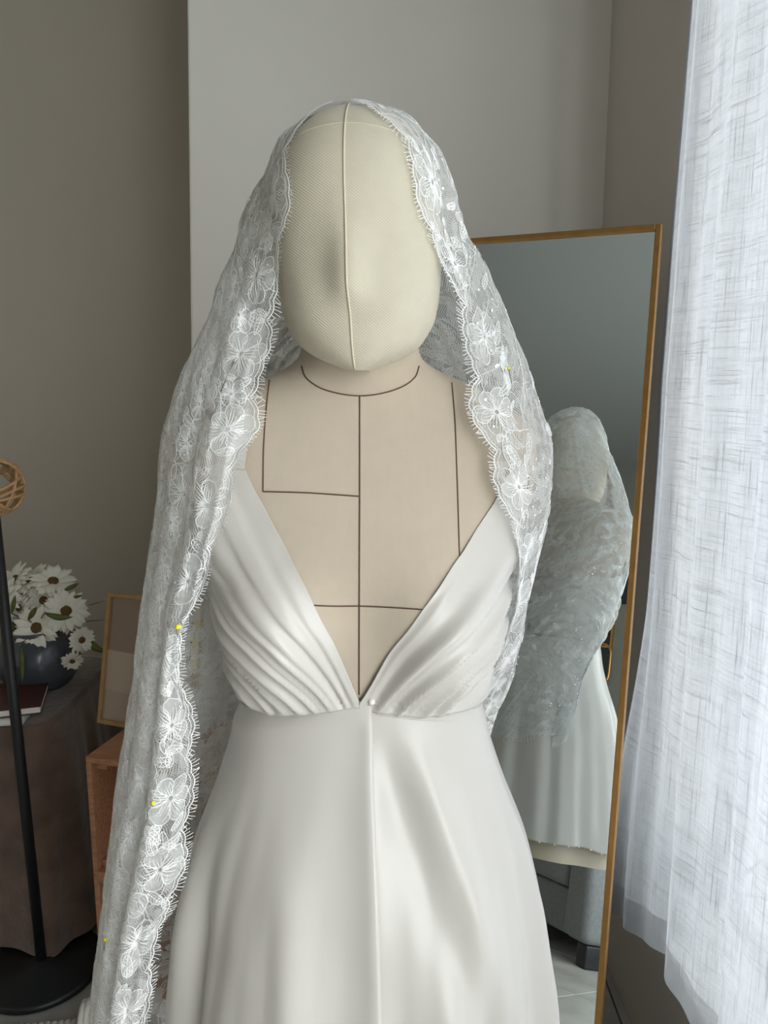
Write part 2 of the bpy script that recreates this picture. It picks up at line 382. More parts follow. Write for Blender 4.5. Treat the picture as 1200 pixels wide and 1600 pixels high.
# ------------------------------------------------------------------ dress form: torso, head, stand
CXB, YC = -0.026, 0.845
Zr = lambda z: np.asarray(z) - CZ
RZ = [-.80, -.62, -.52, -.44, -.37, -.31, -.235, -.195, -.13, -.085, -.055, -.035, -.015, .002, .014, .028, .05, .09]
RW = [.165, .170, .168, .148, .129, .142, .158, .165, .184, .193, .190, .176, .146, .112, .084, .066, .061, .058]
RF = [.105, .108, .105, .092, .082, .095, .104, .104, .094, .084, .076, .070, .064, .059, .056, .054, .053, .053]
RB = [.120, .122, .115, .095, .078, .085, .096, .100, .102, .100, .096, .091, .084, .077, .072, .067, .064, .062]
RN = [2.3, 2.3, 2.3, 2.3, 2.3, 2.4, 2.5, 2.5, 2.5, 2.4, 2.3, 2.2, 2.1, 2.0, 2.0, 2.0, 2.0, 2.0]
def torso_pt(zr, phi, off=0.0, bust=1.0):
    """zr relative to the camera height, phi from the front centre, positive towards the window"""
    zr, phi = np.broadcast_arrays(np.asarray(zr, float), np.asarray(phi, float))
    w, f, b, n = (pchip(RZ, q, zr) for q in (RW, RF, RB, RN))
    s, c = np.sin(phi), np.cos(phi)
    dep = np.where(c > 0, f, b)
    x = (w + off) * np.sign(s) * np.abs(s) ** (2 / n); y = -(dep + off) * np.sign(c) * np.abs(c) ** (2 / n)
    bump = 0.030 * bust * sum(np.exp(-((x - q * .078) / .052) ** 2 - ((zr + .245) / .055) ** 2) for q in (-1, 1))
    y = y - bump * (c > 0) * np.clip(c * 3, 0, 1)
    return np.stack([CXB + x, YC + y, zr + CZ], -1)
form = empty('dress_form', (CXB, YC, 0), 'headed beige linen dress form wearing the white dress and lace veil', 'dress form')
nz, nphi = 150, 144
zz = np.linspace(-.80, .085, nz); ph = np.arange(nphi) / nphi * 2 * PI
TV = torso_pt(zz[None, :], ph[:, None]).reshape(-1, 3)
TF = grid_faces(nphi, nz, wrap=True).tolist()
TF.append([i * nz for i in range(nphi)]); TF.append([i * nz + nz - 1 for i in range(nphi)][::-1])
torso = mesh('torso', TV, TF, M['linen'], form)

# head
HT = [0, .02, .045, .093, .14, .19, .32, .44, .62, .74, .84, .92, .965, .99, 1.0]
HW = [.012, .026, .042, .061, .070, .0765, .0825, .0845, .0835, .0775, .0660, .0490, .0330, .0180, .001]
HF = [.066, .073, .078, .0835, .0865, .0885, .0915, .0905, .0895, .0835, .0715, .0530, .0350, .0190, .001]
HB = [.020, .028, .036, .048, .058, .068, .086, .097, .102, .097, .084, .062, .041, .0215, .001]
HZ0, HH = 0.0125, 0.257
HC_ = np.array([-0.0262, 0.818, 0])
def head_pt(t, phi):
    t, phi = np.broadcast_arrays(np.asarray(t, float), np.asarray(phi, float))
    w, f, b = (pchip(HT, q, t) for q in (HW, HF, HB))
    s, c = np.sin(phi), np.cos(phi); n = np.where(c > 0, 2.25, 2.0)
    x = w * np.sign(s) * np.abs(s) ** (2 / n); y = -np.where(c > 0, f, b) * np.sign(c) * np.abs(c) ** (2 / n)
    fr = np.clip(c * 2.5, 0, 1)
    nose = .0120 * np.exp(-(x / .0175) ** 2) * np.exp(-((t - .305) / np.where(t > .305, .19, .070)) ** 2)
    sock = -.0040 * (np.exp(-((x - .034) / .028) ** 2) + np.exp(-((x + .034) / .028) ** 2)) * np.exp(-((t - .40) / .13) ** 2)
    cheek = .003 * (np.exp(-((x - .045) / .022) ** 2) + np.exp(-((x + .045) / .022) ** 2)) * np.exp(-((t - .27) / .09) ** 2)
    mouth = -.0025 * np.exp(-(x / .03) ** 2) * np.exp(-((t - .17) / .045) ** 2)
    y = y - (nose + sock + cheek + mouth) * fr
    zrise = .035 * np.clip(-c + .15, 0, 1) * (1 - t) ** 3          # jaw rises towards the neck
    z = HZ0 + HH * t + zrise
    a = math.radians(-5.0); X = x * math.cos(a) - y * math.sin(a) * 1.0; Y = x * math.sin(a) + y * math.cos(a)
    X = X - .036 * (z - .13)                                        # slight lean of the head
    return np.stack([HC_[0] + X, HC_[1] + Y, CZ + z], -1)
nt_, np_ = 130, 160
tt = 0.5 - 0.5 * np.cos(np.linspace(0, PI, nt_)); ph = np.arange(np_) / np_ * 2 * PI
HV = head_pt(tt[None, :], ph[:, None]).reshape(-1, 3)
HFc = grid_faces(np_, nt_, wrap=True).tolist(); HFc.append([i * nt_ for i in range(np_)]); HFc.append([i * nt_ + nt_ - 1 for i in range(np_)][::-1])
head = mesh('head', HV, HFc, M['canvas'], form)
mb = MB(); mb.tube(head_pt(np.linspace(.004, .99, 90), 0.0) + np.array([0, -.0002, .0]), .0011, 6); mb.build('face_seam', M['cord'], head, True)
ang = np.linspace(-1.1, 1.1, 50); mb = MB(); mb.tube(head_pt(.868 - .035 * np.abs(ang) ** 1.5, ang), .0007, 5); mb.build('cap_seam', M['cord'], head, True)

# stitched guide lines on the torso
TB = BVHTree.FromPolygons([tuple(p) for p in TV], TF)
def on_torso(px, py):
    d = np.array(at(px, py, 1.0)) - np.array([0, 0, CZ]); h = TB.ray_cast(Vector((0, 0, CZ)), Vector(d).normalized())
    return np.array(h[0]) if h[0] is not None else None
def seam(pixels, n=60):
    q = catmull(np.array(pixels, float), n); pts = [on_torso(*k) for k in q]; pts = np.array([p for p in pts if p is not None])
    mb = MB(); mb.tube(pts + np.array([0, -.0002, 0]), .00075, 5); mb.build('stitched_line', M['stitch'], form, True)
seam([(562, 619), (562, 760), (561.5, 900), (561, 1085)])
seam([(471, 572), (478, 590), (500, 606), (530, 615), (562, 618.5), (595, 615), (627, 605), (648, 590), (655, 572)])
seam([(421, 594), (416, 640), (412, 700), (411, 768)])
seam([(411, 768), (480, 770), (562, 775.5)])
seam([(706, 598), (711, 660), (714, 740), (716, 800), (718, 870)])
seam([(470, 945), (520, 947), (562, 947), (610, 949), (670, 953)])
seam([(289, 660), (290, 690), (293, 725)]); seam([(826, 690), (826, 730), (824, 770)])
# stand
mb = MB(); mb.tube([(CXB, YC, .06), (CXB, YC, CZ - .78)], .0165, 16); mb.build('stand_pole', M['chrome'], form, True)
mb = MB(); mb.lathe([(.0, .0), (.15, 0), (.155, .006), (.15, .014), (.05, .03), (.03, .07), (0, .07)], (CXB, YC, 0), 40); mb.build('stand_base', M['blackmetal'], form, True)

# ------------------------------------------------------------------ the dress
dress = empty('satin_dress', (CXB, YC, .58), 'ivory satin wrap dress with deep V neckline on the dress form', 'dress')
def pxz(py, Y): return at(600, py, Y)[2] - CZ
def bodice(side):
    """side -1: panel on the left of the photo, +1: on the window side"""
    if side < 0: E = [(349, 655), (365, 690), (380, 720), (430, 820), (480, 915), (522, 1000), (566, 1088)]
    else: E = [(822, 668), (806, 705), (797, 730), (770, 785), (720, 862), (660, 950), (605, 1020), (562, 1081), (556, 1090)]
    Ew = []
    for px, py in E:
        p = on_torso(px, py); Ew.append(p if p is not None else at(px, py, .78))
    Ew = np.array(Ew)[::-1]; ez = Ew[:, 2] - CZ; ex = Ew[:, 0]
    ztop = -.085
    n, m = 130, 110
    zbot_px = [(345, 1106), (430, 1108), (500, 1098), (560, 1089)] if side < 0 else [(560, 1090), (585, 1096), (650, 1106), (760, 1112)]
    t = np.linspace(0, 1, m)
    P = np.zeros((n, m, 3))
    s = np.linspace(0, 1, n) ** 1.35
    pg = np.linspace(0, PI, 721) * side
    for j in range(m):
        z = ez[0] + (ztop - ez[0]) * t[j]
        xe = np.interp(z, ez, ex)
        if z > ztop - .02: pass
        ring = torso_pt(z, pg); 
        fr = np.abs(pg) < PI / 2
        xs = ring[fr, 0] * side; phie = np.interp(xe * side, xs, np.abs(pg)[fr])
        # outer limit: armhole above, centre back below
        xo = np.interp(z, [-.20, -.12, -.085], [.163, .158, .155]) + (0.004 if side > 0 else 0)
        pho = np.interp((CXB * side + xo), xs, np.abs(pg)[fr])
        k = sstep(-.235, -.195, z); pho = (1 - k) * PI + k * pho
        phi = (phie + (pho - phie) * s)
        # fold coordinate: distance from the neckline, squeezed towards the waist
        base = torso_pt(z, phi * side)
        d = np.abs(base[:, 0] - xe) + np.where(phi > PI / 2, .1 * (phi - PI / 2), 0)
        tq = t[j]; sq = .35 + 1.0 * sstep(0, .8, tq)
        q = d / sq
        A = sstep(-.02, .05, tq) * (1 - .72 * sstep(.12, .75, tq))
        seed = 11.3 if side < 0 else 57.9
        dsp = .0062 * noise1(q / .020 + seed + tq * 1.2) + .0034 * noise1(q / .0085 + seed * 2 + tq * 1.8) + .0014 * noise1(q / .004 + seed * 3) * (1 - sstep(0, .35, tq))
        dsp = dsp * A * np.interp(d, [0, .008, .03], [.15, .5, 1])
        # broad soft folds across the cup
        dsp += .0022 * noise2(base[:, 0] / .035 + tq * 3 * side, z / .05 + seed) * sstep(.1, .4, tq)
        puff = .010 * sstep(0.02, .25, tq) * (1 - sstep(.55, .95, tq)) * sstep(0, .05, d) * (1 - .65 * sstep(.8, 1.4, phi))
        tuck = .004 * (1 - sstep(0, .05, tq))
        off = .0035 + dsp + puff - tuck * 0
        P[:, j] = torso_pt(z, phi * side, 0.0) + 0
        nrm = torso_pt(z, phi * side, .01) - torso_pt(z, phi * side, 0.0); nrm /= np.linalg.norm(nrm, axis=1)[:, None] + 1e-9
        P[:, j] += nrm * off[:, None]
        # bring the waist rows onto the curved seam
        w = 1 - sstep(0, .30, tq)
        pxs = 600 + F * P[:, j, 0] / .86
        zs = np.interp(pxs, [a for a, _ in zbot_px], [pxz(b, .765) for _, b in zbot_px]) - .005
        P[:, j, 2] += np.where(phi < PI / 2, (zs - (ez[0] + 0)), zs[-1 if side > 0 else 0] - ez[0] if False else (pxz(1118, .80) - ez[0])) * w
    f = grid_faces(n, m)
    if side > 0: f = f[:, ::-1]
    o = mesh('bodice_panel', P.reshape(-1, 3), f, M['satin'], dress)
    sd = o.modifiers.new('thickness', 'SOLIDIFY'); sd.thickness = .0012; sd.offset = 1
    return P
PL = bodice(-1); PR = bodice(1)
# straps over the shoulders
def nearest_out(bvh, p, margin):
    h = bvh.find_nearest(Vector(p)); c, nn = np.array(h[0]), np.array(h[1]); return c + nn * margin
for side, PP in ((-1, PL), (1, PR)):
    a, b = PP[0, -1], PP[-1, -1]; n = 40; rows = []
    for k in range(n):
        u = k / (n - 1); th = u * PI * .98
        cen = (a + b) / 2; yy = cen[1] + (YC + .085 - cen[1]) * (1 - math.cos(th)) / 2; zq = cen[2] + .10 * math.sin(th) - .05 * u
        row = []
        for s_ in np.linspace(0, 1, 9):
            e = a + (b - a) * s_; x = e[0] + 0.01 * side * math.sin(th) * (-1)
            p = np.array([x, yy + (e[1] - cen[1]) * (1 - u), zq + (e[2] - cen[2]) * (1 - u)])
            row.append(nearest_out(TB, p, .0045) if k > 0 else e)
        rows.append(row)
    f = grid_faces(n, 9); mesh('strap', np.array(rows).reshape(-1, 3), f, M['satin'], dress)

# skirt: one sheet wrapped round from the front edge to under the front edge
def waist_z(phi):
    x = np.sin(phi)
    return np.interp(np.degrees(phi), [-180, -75, -40, -15, 0, 10, 40, 75, 180], [-.37, pxz(1107, .80), pxz(1108, .775), pxz(1096, .765), pxz(1091, .76), pxz(1096, .76), pxz(1106, .775), pxz(1110, .80), -.37])
SZ = [-1.0, -.86, -.79, -.70, -.612, -.528, -.445, -.39, -.355, -.32]
SWd = [.247, .233, .225, .215, .203, .186, .157, .141, .1355, .136]
SFd = [.190, .182, .176, .166, .154, .138, .112, .097, .0925, .0925]
SBd = [.235, .215, .205, .190, .172, .150, .118, .094, .0860, .0860]
def skirt_pt(zr, phi, off=0.0):
    w, f, b = (pchip(SZ, q, zr) for q in (SWd, SFd, SBd)); s, c = np.sin(phi), np.cos(phi); n = 2.25
    return np.stack([CXB + (w + off) * np.sign(s) * np.abs(s) ** (2 / n), YC - (np.where(c > 0, f, b) + off) * np.sign(c) * np.abs(c) ** (2 / n), zr + CZ + 0 * phi], -1)
HEM = -.815
def skirt_off(phi, u, zr):
    a = np.degrees(phi)
    wv = sstep(0.02, .9, u) * (1 - .6 * np.exp(-((a + 33) / 24) ** 4))
    o = .010 * noise1(a / 17 + 3.1 + u * .6) * wv + .0045 * noise1(a / 7.5 + 9.7 + u * 1.1) * wv
    o += .004 * np.exp(-((a - 3) / 5) ** 2) * sstep(.0, .25, u)
    diag = a - (18 + 42 * u)                       # soft drape falling from the window-side waist
    o += .0065 * np.exp(-(diag / 9) ** 2) * sstep(.02, .2, u) * (1 - .6 * sstep(.5, 1, u))
    o -= .0050 * np.exp(-((diag + 12) / 8) ** 2) * sstep(.05, .25, u)
    o += .004 * np.exp(-((a + 26 - 14 * u) / 6) ** 2) * sstep(.15, .5, u)
    o -= .005 * np.exp(-((a + 40 + 6 * u) / 9) ** 2) * sstep(.1, .5, u)
    o += .0011 * noise2(a / 11 + 4, zr / .05) * sstep(.15, .5, u)
    o += .006 * np.exp(-((a + 68) / 6) ** 2) * sstep(.2, .6, u) - .005 * np.exp(-((a + 58) / 5) ** 2) * sstep(.2, .6, u)
    return o * 1.45
n, m = 420, 130
th = np.linspace(math.radians(4), math.radians(4 - 360 - 26), n)
phw = (th + PI) % (2 * PI) - PI
V = np.zeros((n, m, 3))
for j in range(m):
    u = j / (m - 1); wz = waist_z(phw); zr = wz + (HEM - wz) * u
    edge = np.linspace(1, 0, n)
    lay = .0075 * edge * sstep(0, .05, u) + .0004 * edge + .0022 * np.exp(-((np.degrees(th) - 2.6) / 2.2) ** 2) * sstep(.01, .06, u)
    th_s = phw + math.radians(1.2) * u * (np.abs(np.degrees(th) - 4) < 30) * 1.0
    zw = zr + .004 * noise1(np.degrees(phw) / 14) * sstep(.9, 1, u)
    V[:, j] = skirt_pt(zw, th_s, .002 + lay + skirt_off(phw, u, zr))
o = mesh('skirt', V.reshape(-1, 3), grid_faces(n, m)[:, ::-1], M['satin'], dress)
sd = o.modifiers.new('thickness', 'SOLIDIFY'); sd.thickness = .001
SKV, SKF = V.reshape(-1, 3), grid_faces(n, m)
# narrow waist seam ridge
a = np.radians(np.linspace(-178, 178, 240)); w = skirt_pt(waist_z(a) + .001, a, .0042); mb = MB(); mb.tube(w, .0011, 6, closed=True); mb.build('waist_seam', M['satin'], dress, True)
a = np.radians(np.linspace(-178, 178, 240)); w = skirt_pt(waist_z(a) - .0125, a, .0033); mb = MB(); mb.tube(w, .0007, 6, closed=True); mb.build('waist_facing', M['satin'], dress, True)
# lining that hangs below the hem, pearls along the hem
a = np.linspace(-PI, PI, 200, endpoint=False); rows = [skirt_pt(np.full(200, z), a, -.016 + .008 * np.sin(a * 9)) for z in np.linspace(-.45, HEM - .035, 12)]
mesh('lining', np.array(rows).transpose(1, 0, 2).reshape(-1, 3), grid_faces(200, 12, wrap=True), M['lining'], dress)
mb = MB()
ico = [(math.sin(p) * .0028, math.cos(p) * .0028) for p in np.linspace(0, PI, 6)]
for k in range(0, n - 20, 9): mb.lathe(ico, V[k, -1], 7)
o = mb.build('hem_pearls', M['pearl'], dress, True); o['kind'] = 'stuff'
pb = nearest_out(BVHTree.FromPolygons([tuple(p) for p in SKV], SKF.tolist()), at(581, 1094, .74), 0) ; pb = np.array([at(581, 1094, pb[1])[0], pb[1] - .004, at(581, 1094, pb[1])[2]])
mb = MB(); mb.lathe([(math.sin(p) * .0036, math.cos(p) * .0036) for p in np.linspace(0, PI, 14)], pb, 20); mb.build('pearl_button', M['pearl'], dress, True)
mb = MB(); a = np.linspace(0, 2 * PI, 24); mb.tube(np.stack([pb[0] - .003 + .006 * np.cos(a), np.full(24, pb[1] + .001), pb[2] + .0045 * np.sin(a)], 1), .0006, 5); mb.build('button_loop', M['satin'], dress, True)

# pale yellow strip of unidentified kind, hung free beside the bodice behind the veil
q = catmull([at(310, 935, 1.02), at(308, 970, 1.02), at(304, 1010, 1.02), at(302, 1046, 1.02)], 14); tw = np.array([.0042, 0, 0])
vv = np.stack([q - tw, q + tw, q + tw + [0, .001, 0], q - tw + [0, .001, 0]], 1).reshape(-1, 3)
ff = [(k*4+c_, k*4+(c_+1) % 4, k*4+4+(c_+1) % 4, k*4+4+c_) for k in range(13) for c_ in range(4)]
o = mesh('yellow_strip', vv, ff, M['yellow_tape'], dress); o['label'] = 'pale yellow strip'
# ------------------------------------------------------------------ the lace veil
def W(l): return np.array([at(*q) for q in l])
def B(l): return np.array([(x, y, z + CZ) for x, y, z in l])
AP = (540, 171, .800)
G = [
 W([AP, (490,199,.778), (459,256,.762), (459,310,.752), (447,360,.752), (431,410,.760), (430,480,.768), (422,530,.765), (404,570,.762), (401,620,.760), (400,664,.752), (372,702,.742), (361,752,.728), (350,800,.722), (330,850,.722), (312,910,.725), (296,955,.730), (279,980,.735), (276,1035,.742), (289,1085,.748), (299,1150,.748), (296,1240,.742), (286,1330,.735), (268,1410,.728), (240,1448,.722), (240,1500,.718), (228,1560,.714), (222,1640,.71), (215,1740,.71)]),
 W([AP, (478,204,.800), (436,260,.795), (416,330,.79), (396,400,.79), (375,470,.79), (355,540,.785), (335,610,.778), (320,680,.760), (308,750,.745), (296,820,.740), (280,900,.738), (262,980,.735), (250,1080,.735), (243,1200,.732), (228,1300,.727), (205,1400,.72), (190,1500,.716), (176,1600,.712), (168,1720,.71)]),
 W([AP, (480,186,.822), (446,208,.842), (428,240,.850), (392,320,.855), (352,420,.86), (312,520,.865), (285,580,.865), (260,640,.860), (250,690,.855), (242,780,.855), (230,870,.855), (217,960,.855), (206,1060,.855), (192,1160,.855), (181,1240,.85), (168,1380,.845), (157,1460,.84), (142,1600,.84), (132,1740,.84)]),
 B([(-.042,.800,.270), (-.060,.862,.268), (-.092,.915,.205), (-.118,.925,.09), (-.140,.925,.0), (-.175,.945,-.07), (-.195,.962,-.18), (-.205,.965,-.36), (-.225,.985,-.56), (-.25,1.0,-.80), (-.26,1.0,-1.05)]),
 B([(-.042,.800,.270), (-.030,.870,.285), (-.032,.936,.215), (-.036,.935,.10), (-.04,.930,.01), (-.048,.955,-.08), (-.085,.962,-.20), (-.135,.975,-.38), (-.195,1.01,-.57), (-.245,1.04,-.78), (-.27,1.05,-1.02)]),
 B([(-.042,.800,.270), (.010,.868,.280), (.036,.925,.205), (.060,.928,.09), (.092,.928,.0), (.135,.950,-.07), (.140,.958,-.16), (.080,.962,-.28), (-.020,.985,-.44), (-.11,1.02,-.62), (-.19,1.05,-.85)]),
 W([AP, (612,176,.828), (652,194,.842), (682,224,.852), (697,255,.857), (712,315,.860), (740,375,.865), (768,435,.868), (797,500,.870), (818,550,.870), (838,610,.870), (862,672,.865), (868,722,.865), (861,780,.865), (848,850,.868), (832,910,.872), (822,960,.88), (804,1040,.89), (780,1088,.90), (762,1122,.91), (750,1165,.92), (735,1260,.95)]),
 W([AP, (594,192,.800), (640,222,.800), (668,278,.800), (690,340,.800), (706,390,.800), (730,450,.80), (756,520,.80), (782,580,.795), (804,640,.79), (820,700,.785), (828,760,.785), (826,830,.79), (818,900,.80), (806,960,.82), (792,1020,.84), (776,1070,.86), (761,1110,.88), (750,1150,.90), (736,1240,.94)]),
 W([AP, (580,206,.776), (622,238,.760), (645,285,.750), (652,330,.750), (668,368,.755), (690,394,.768), (716,450,.780), (732,520,.785), (740,570,.782), (738,625,.770), (748,664,.760), (768,704,.758), (780,750,.752), (796,790,.755), (812,850,.775), (800,910,.80), (790,960,.82), (779,1010,.84), (767,1060,.86), (757,1100,.88), (748,1145,.90), (735,1230,.935)]),
]
for gi, dx in ((0, 14), (8, -14)):                 # the scallops are cut back from this outer line
    for k in range(1, len(G[gi])): G[gi][k, 0] += dx * min(1, k / 2) * G[gi][k, 1] / F
def arclen(P): return np.concatenate([[0], np.cumsum(np.linalg.norm(np.diff(P, axis=0), axis=1))])
RMAX = 1.50; NJ = 250; rj = np.linspace(0.0, RMAX, NJ)
GR = []
for g in G:
    D = catmull(g, 400); s = arclen(D)
    P = np.stack([np.interp(rj, s, D[:, k]) for k in range(3)], 1)
    over = rj > s[-1]
    if over.any():
        d = D[-1] - D[-20]; d /= np.linalg.norm(d); P[over] = D[-1] + d * (rj[over] - s[-1])[:, None]
    GR.append(P)
GR = np.array(GR)                                   # 9 x NJ x 3
gpos = np.array([0, 1, 2, 3, 4, 5, 6, 7, 8.0])
NI = 321; ti = np.linspace(0, 8, NI)
Pv = np.zeros((NI, NJ, 3))
Q = np.concatenate([2 * GR[:1] - GR[1:2], GR, 2 * GR[-1:] - GR[-2:-1]])
for i, t in enumerate(ti):
    k = min(int(t), 7); u = t - k; a, b, c, d = Q[k], Q[k+1], Q[k+2], Q[k+3]
    Pv[i] = 0.5 * (2*b + (c-a)*u + (2*a-5*b+4*c-d)*u**2 + (-a+3*b-3*c+d)*u**3)
def gnormals(P):
    du = np.gradient(P, axis=0); dv = np.gradient(P, axis=1); n = np.cross(du, dv); L = np.linalg.norm(n, axis=2, keepdims=True); n = n / (L + 1e-9)
    cen = np.array([CXB, .84, 0]); o = P - cen; o[..., 2] = 0
    s = np.sign((n * o).sum(-1, keepdims=True)); 
    return n * np.where(np.median(s) < 0, -1, 1)
# fall of the cloth: soft pleats growing downwards
Nv = gnormals(Pv)
T2, R2 = np.meshgrid(ti, rj, indexing='ij')
amp = sstep(.10, .55, R2) * np.interp(T2, [0, .15, .6, 2, 3, 5, 6, 7.4, 8], [.1, .45, 1, .8, 1.2, 1.2, .6, .55, .15])
fold = .0055 * noise1(T2 * 3.1 + R2 * .5 + 20) + .0040 * noise1(T2 * 6.3 + R2 * .8 + 61) + .0022 * noise1(T2 * 13 - R2 * 1.1 + 33)
crumple = (.0022 * noise2(T2 * 5, R2 * 28 + 7) + .0030 * noise2(T2 * 3 + 9, R2 * 40) * (1 - sstep(.2, .4, R2)) + .0012 * noise2(T2 * 16, R2 * 60)) * sstep(.03, .12, R2)
Pv = Pv + Nv * (amp * fold + crumple)[..., None]
BODY_V = [tuple(p) for p in np.vstack([TV, HV, PL.reshape(-1, 3), PR.reshape(-1, 3), SKV])]; BODY_F = []; off_ = 0
for vv, ff in ((TV, TF), (HV, HFc), (PL.reshape(-1, 3), grid_faces(PL.shape[0], PL.shape[1]).tolist()), (PR.reshape(-1, 3), grid_faces(PR.shape[0], PR.shape[1])[:, ::-1].tolist()), (SKV, SKF[:, ::-1].tolist())):
    BODY_F += [[k + off_ for k in f] for f in ff]; off_ += len(vv)
HBV = BVHTree.FromPolygons([tuple(p) for p in HV], HFc)
SB = BVHTree.FromPolygons([tuple(p) for p in SKV], SKF.tolist())
CENT = np.array([CXB, YC])
def push(P, it):
    for i in range(P.shape[0]):
        for j in range(P.shape[1]):
            p = P[i, j]; zr = p[2] - CZ
            if zr > .005:
                bv, mg, hc = HBV, .0035, np.array([HC_[0], HC_[1], CZ + .14])
                h = bv.find_nearest(Vector(p), .03)
                if h[0] is not None:
                    c = np.array(h[0]); o = c - hc; o /= np.linalg.norm(o); n_ = np.array(h[1]); n_ = n_ if n_ @ o > 0 else -n_
                    d = (p - c) @ n_
                    if d < mg: P[i, j] = p + n_ * (mg - d)
            if zr < .06:
                for bv, mg in ((TB, .009 if zr > -.1 else .016),) if zr > -.34 else ((SB, .006),):
                    h = bv.find_nearest(Vector(p), .06)
                    if h[0] is None: continue
                    c = np.array(h[0]); o = np.array([c[0] - CENT[0], c[1] - CENT[1], .02 if zr > -.06 else 0]); n_ = np.array(h[1]); n_ = n_ if n_ @ o > 0 else -n_
                    d = (p - c) @ n_
                    if d < mg: P[i, j] = p + n_ * (mg - d)
def smooth(P, k):
    for _ in range(k):
        A = P.copy(); A[1:-1] = .5 * P[1:-1] + .25 * (P[2:] + P[:-2]); Bq = A.copy(); Bq[:, 1:-1] = .5 * A[:, 1:-1] + .25 * (A[:, 2:] + A[:, :-2]); P = Bq
    return P
push(Pv, 0); Pv = smooth(Pv, 2); push(Pv, 1); Pv[:, 0] = Pv[:, 0].mean(0)
Nv = gnormals(Pv)
# lace coordinates: c = distance in from the nearer front edge, r = distance from the crown
dc = np.linalg.norm(np.diff(Pv, axis=0), axis=2); mid = NI // 2
cL = np.concatenate([np.zeros((1, NJ)), np.cumsum(dc, 0)])
cR = np.concatenate([np.cumsum(dc[::-1], 0)[::-1], np.zeros((1, NJ))])
Cc = np.where(np.arange(NI)[:, None] <= mid, cL, cR)
def rlimit(t): return np.interp(t, [0, 3, 4, 5, 6, 8], [1.5, 1.44, 1.36, 1.16, 1.01, .97])
def scal(r): return .017 - .011 * np.abs(np.sin(PI * r / .078)) ** .8 - .0028 * np.abs(np.sin(PI * r / .0195))
edge_in = np.minimum(scal(R2), np.maximum(0.004, .2 * R2))
hem_d = rlimit(T2) - R2                                   # distance above the lower hem
def hscal(cq): return .014 - .010 * np.abs(np.sin(PI * cq / .078)) ** .8 - .0028 * np.abs(np.sin(PI * cq / .0195))
Uq = np.minimum(Cc - edge_in, np.where(T2 > 2, hem_d - hscal(T2 * .16), 1.0))
UVv = np.stack([Uq, R2 + np.where(T2 > 4, 2.0, 0)], -1)
keep = ((hem_d[:-1, :-1] > -.01) & (np.maximum(Uq[1:, 1:], np.maximum(Uq[:-1, :-1], np.maximum(Uq[1:, :-1], Uq[:-1, 1:]))) > 0))
veil = empty('lace_veil', Pv[NI // 2, 10], 'long white floral lace veil with eyelash edges draped over the head', 'veil')
fv = grid_faces(NI, NJ, mask=keep)
mesh('net', Pv.reshape(-1, 3), fv, M['net'], veil, uv=UVv.reshape(-1, 2))
# lookup tables (c, r) -> point, normal
DC = .0025; NK = 260
class Side:
    def __init__(s, idx):
        P = Pv[idx]; N = Nv[idx]; C = (cL if idx[0] == 0 else cR)[idx]; s.cmax = C[-1]
        s.P = np.zeros((NJ, NK, 3)); s.N = np.zeros((NJ, NK, 3)); ck = np.arange(NK) * DC
        for j in range(NJ):
            for k in range(3): s.P[j, :, k] = np.interp(ck, C[:, j], P[:, j, k]); s.N[j, :, k] = np.interp(ck, C[:, j], N[:, j, k])
        s.tt = np.stack([np.interp(ck, C[:, j], ti[idx]) for j in range(NJ)])
    def __call__(s, c, r):
        c = np.asarray(c, float); r = np.asarray(r, float)
        j = np.clip(r / RMAX * (NJ - 1), 0, NJ - 1.001); k = np.clip(c / DC, 0, NK - 1.001); j0 = j.astype(int); k0 = k.astype(int); a = (j - j0)[:, None]; b = (k - k0)[:, None]
        f = lambda T: (T[j0, k0] * (1-a) + T[j0+1, k0] * a) * (1-b) + (T[j0, k0+1] * (1-a) + T[j0+1, k0+1] * a) * b
        n = f(s.N); n /= np.linalg.norm(n, axis=1)[:, None] + 1e-9
        ok = (c >= 0) & (c < np.interp(r, rj, s.cmax)) & (r > .005) & (r < RMAX - .005)
        tq = s.tt[j0, k0]; ok &= (r < rlimit(tq) - .004) | (tq < 2)
        return f(s.P), n, ok
SD = [Side(np.arange(0, mid + 1)), Side(np.arange(NI - 1, mid - 1, -1))]
class Rib:
    def __init__(s): s.v = []; s.f = []; s.mi = []; s.n = 0
    def line(s, sd, c, r, w, lift=.0007):
        c = np.atleast_1d(c).astype(float); r = np.atleast_1d(r).astype(float); P, N, ok = SD[sd](c, r)
        if not ok.all():
            if ok.sum() < 2: return
            i0 = np.argmax(ok); i1 = i0
            while i1 < len(ok) and ok[i1]: i1 += 1
            if i1 - i0 < 2: return
            P, N = P[i0:i1], N[i0:i1]; w = w[i0:i1] if np.ndim(w) else w
        T = np.gradient(P, axis=0); S = np.cross(N, T); S /= np.linalg.norm(S, axis=1)[:, None] + 1e-9
        w = np.broadcast_to(w, (len(P),))[:, None] / 2; L = P + N * lift
        v = np.concatenate([L - S * w, L + N * w * .8, L + S * w]); n = len(P); b = s.n
        for k in range(n - 1):
            s.f.append((b+k, b+k+1, b+n+k+1, b+n+k)); s.f.append((b+n+k, b+n+k+1, b+2*n+k+1, b+2*n+k))
        s.mi += [0] * (2 * (n - 1)); s.v.append(v); s.n += 3 * n
    def fill(s, sd, c, r, lift=.0004):
        P, N, ok = SD[sd](c, r)
        if not ok.all(): return
        v = P + N * lift; n = len(P); v = np.vstack([v, v.mean(0)]); b = s.n
        s.f += [(b+k, b+(k+1) % n, b+n) for k in range(n)]; s.mi += [1] * n; s.v.append(v); s.n += n + 1
    def build(s, name, parent):
        if not s.v: return None
        return mesh(name, np.concatenate(s.v), s.f, None, parent, mats=[M['thread'], M['fill']], midx=s.mi)
fr = random.Random(3)
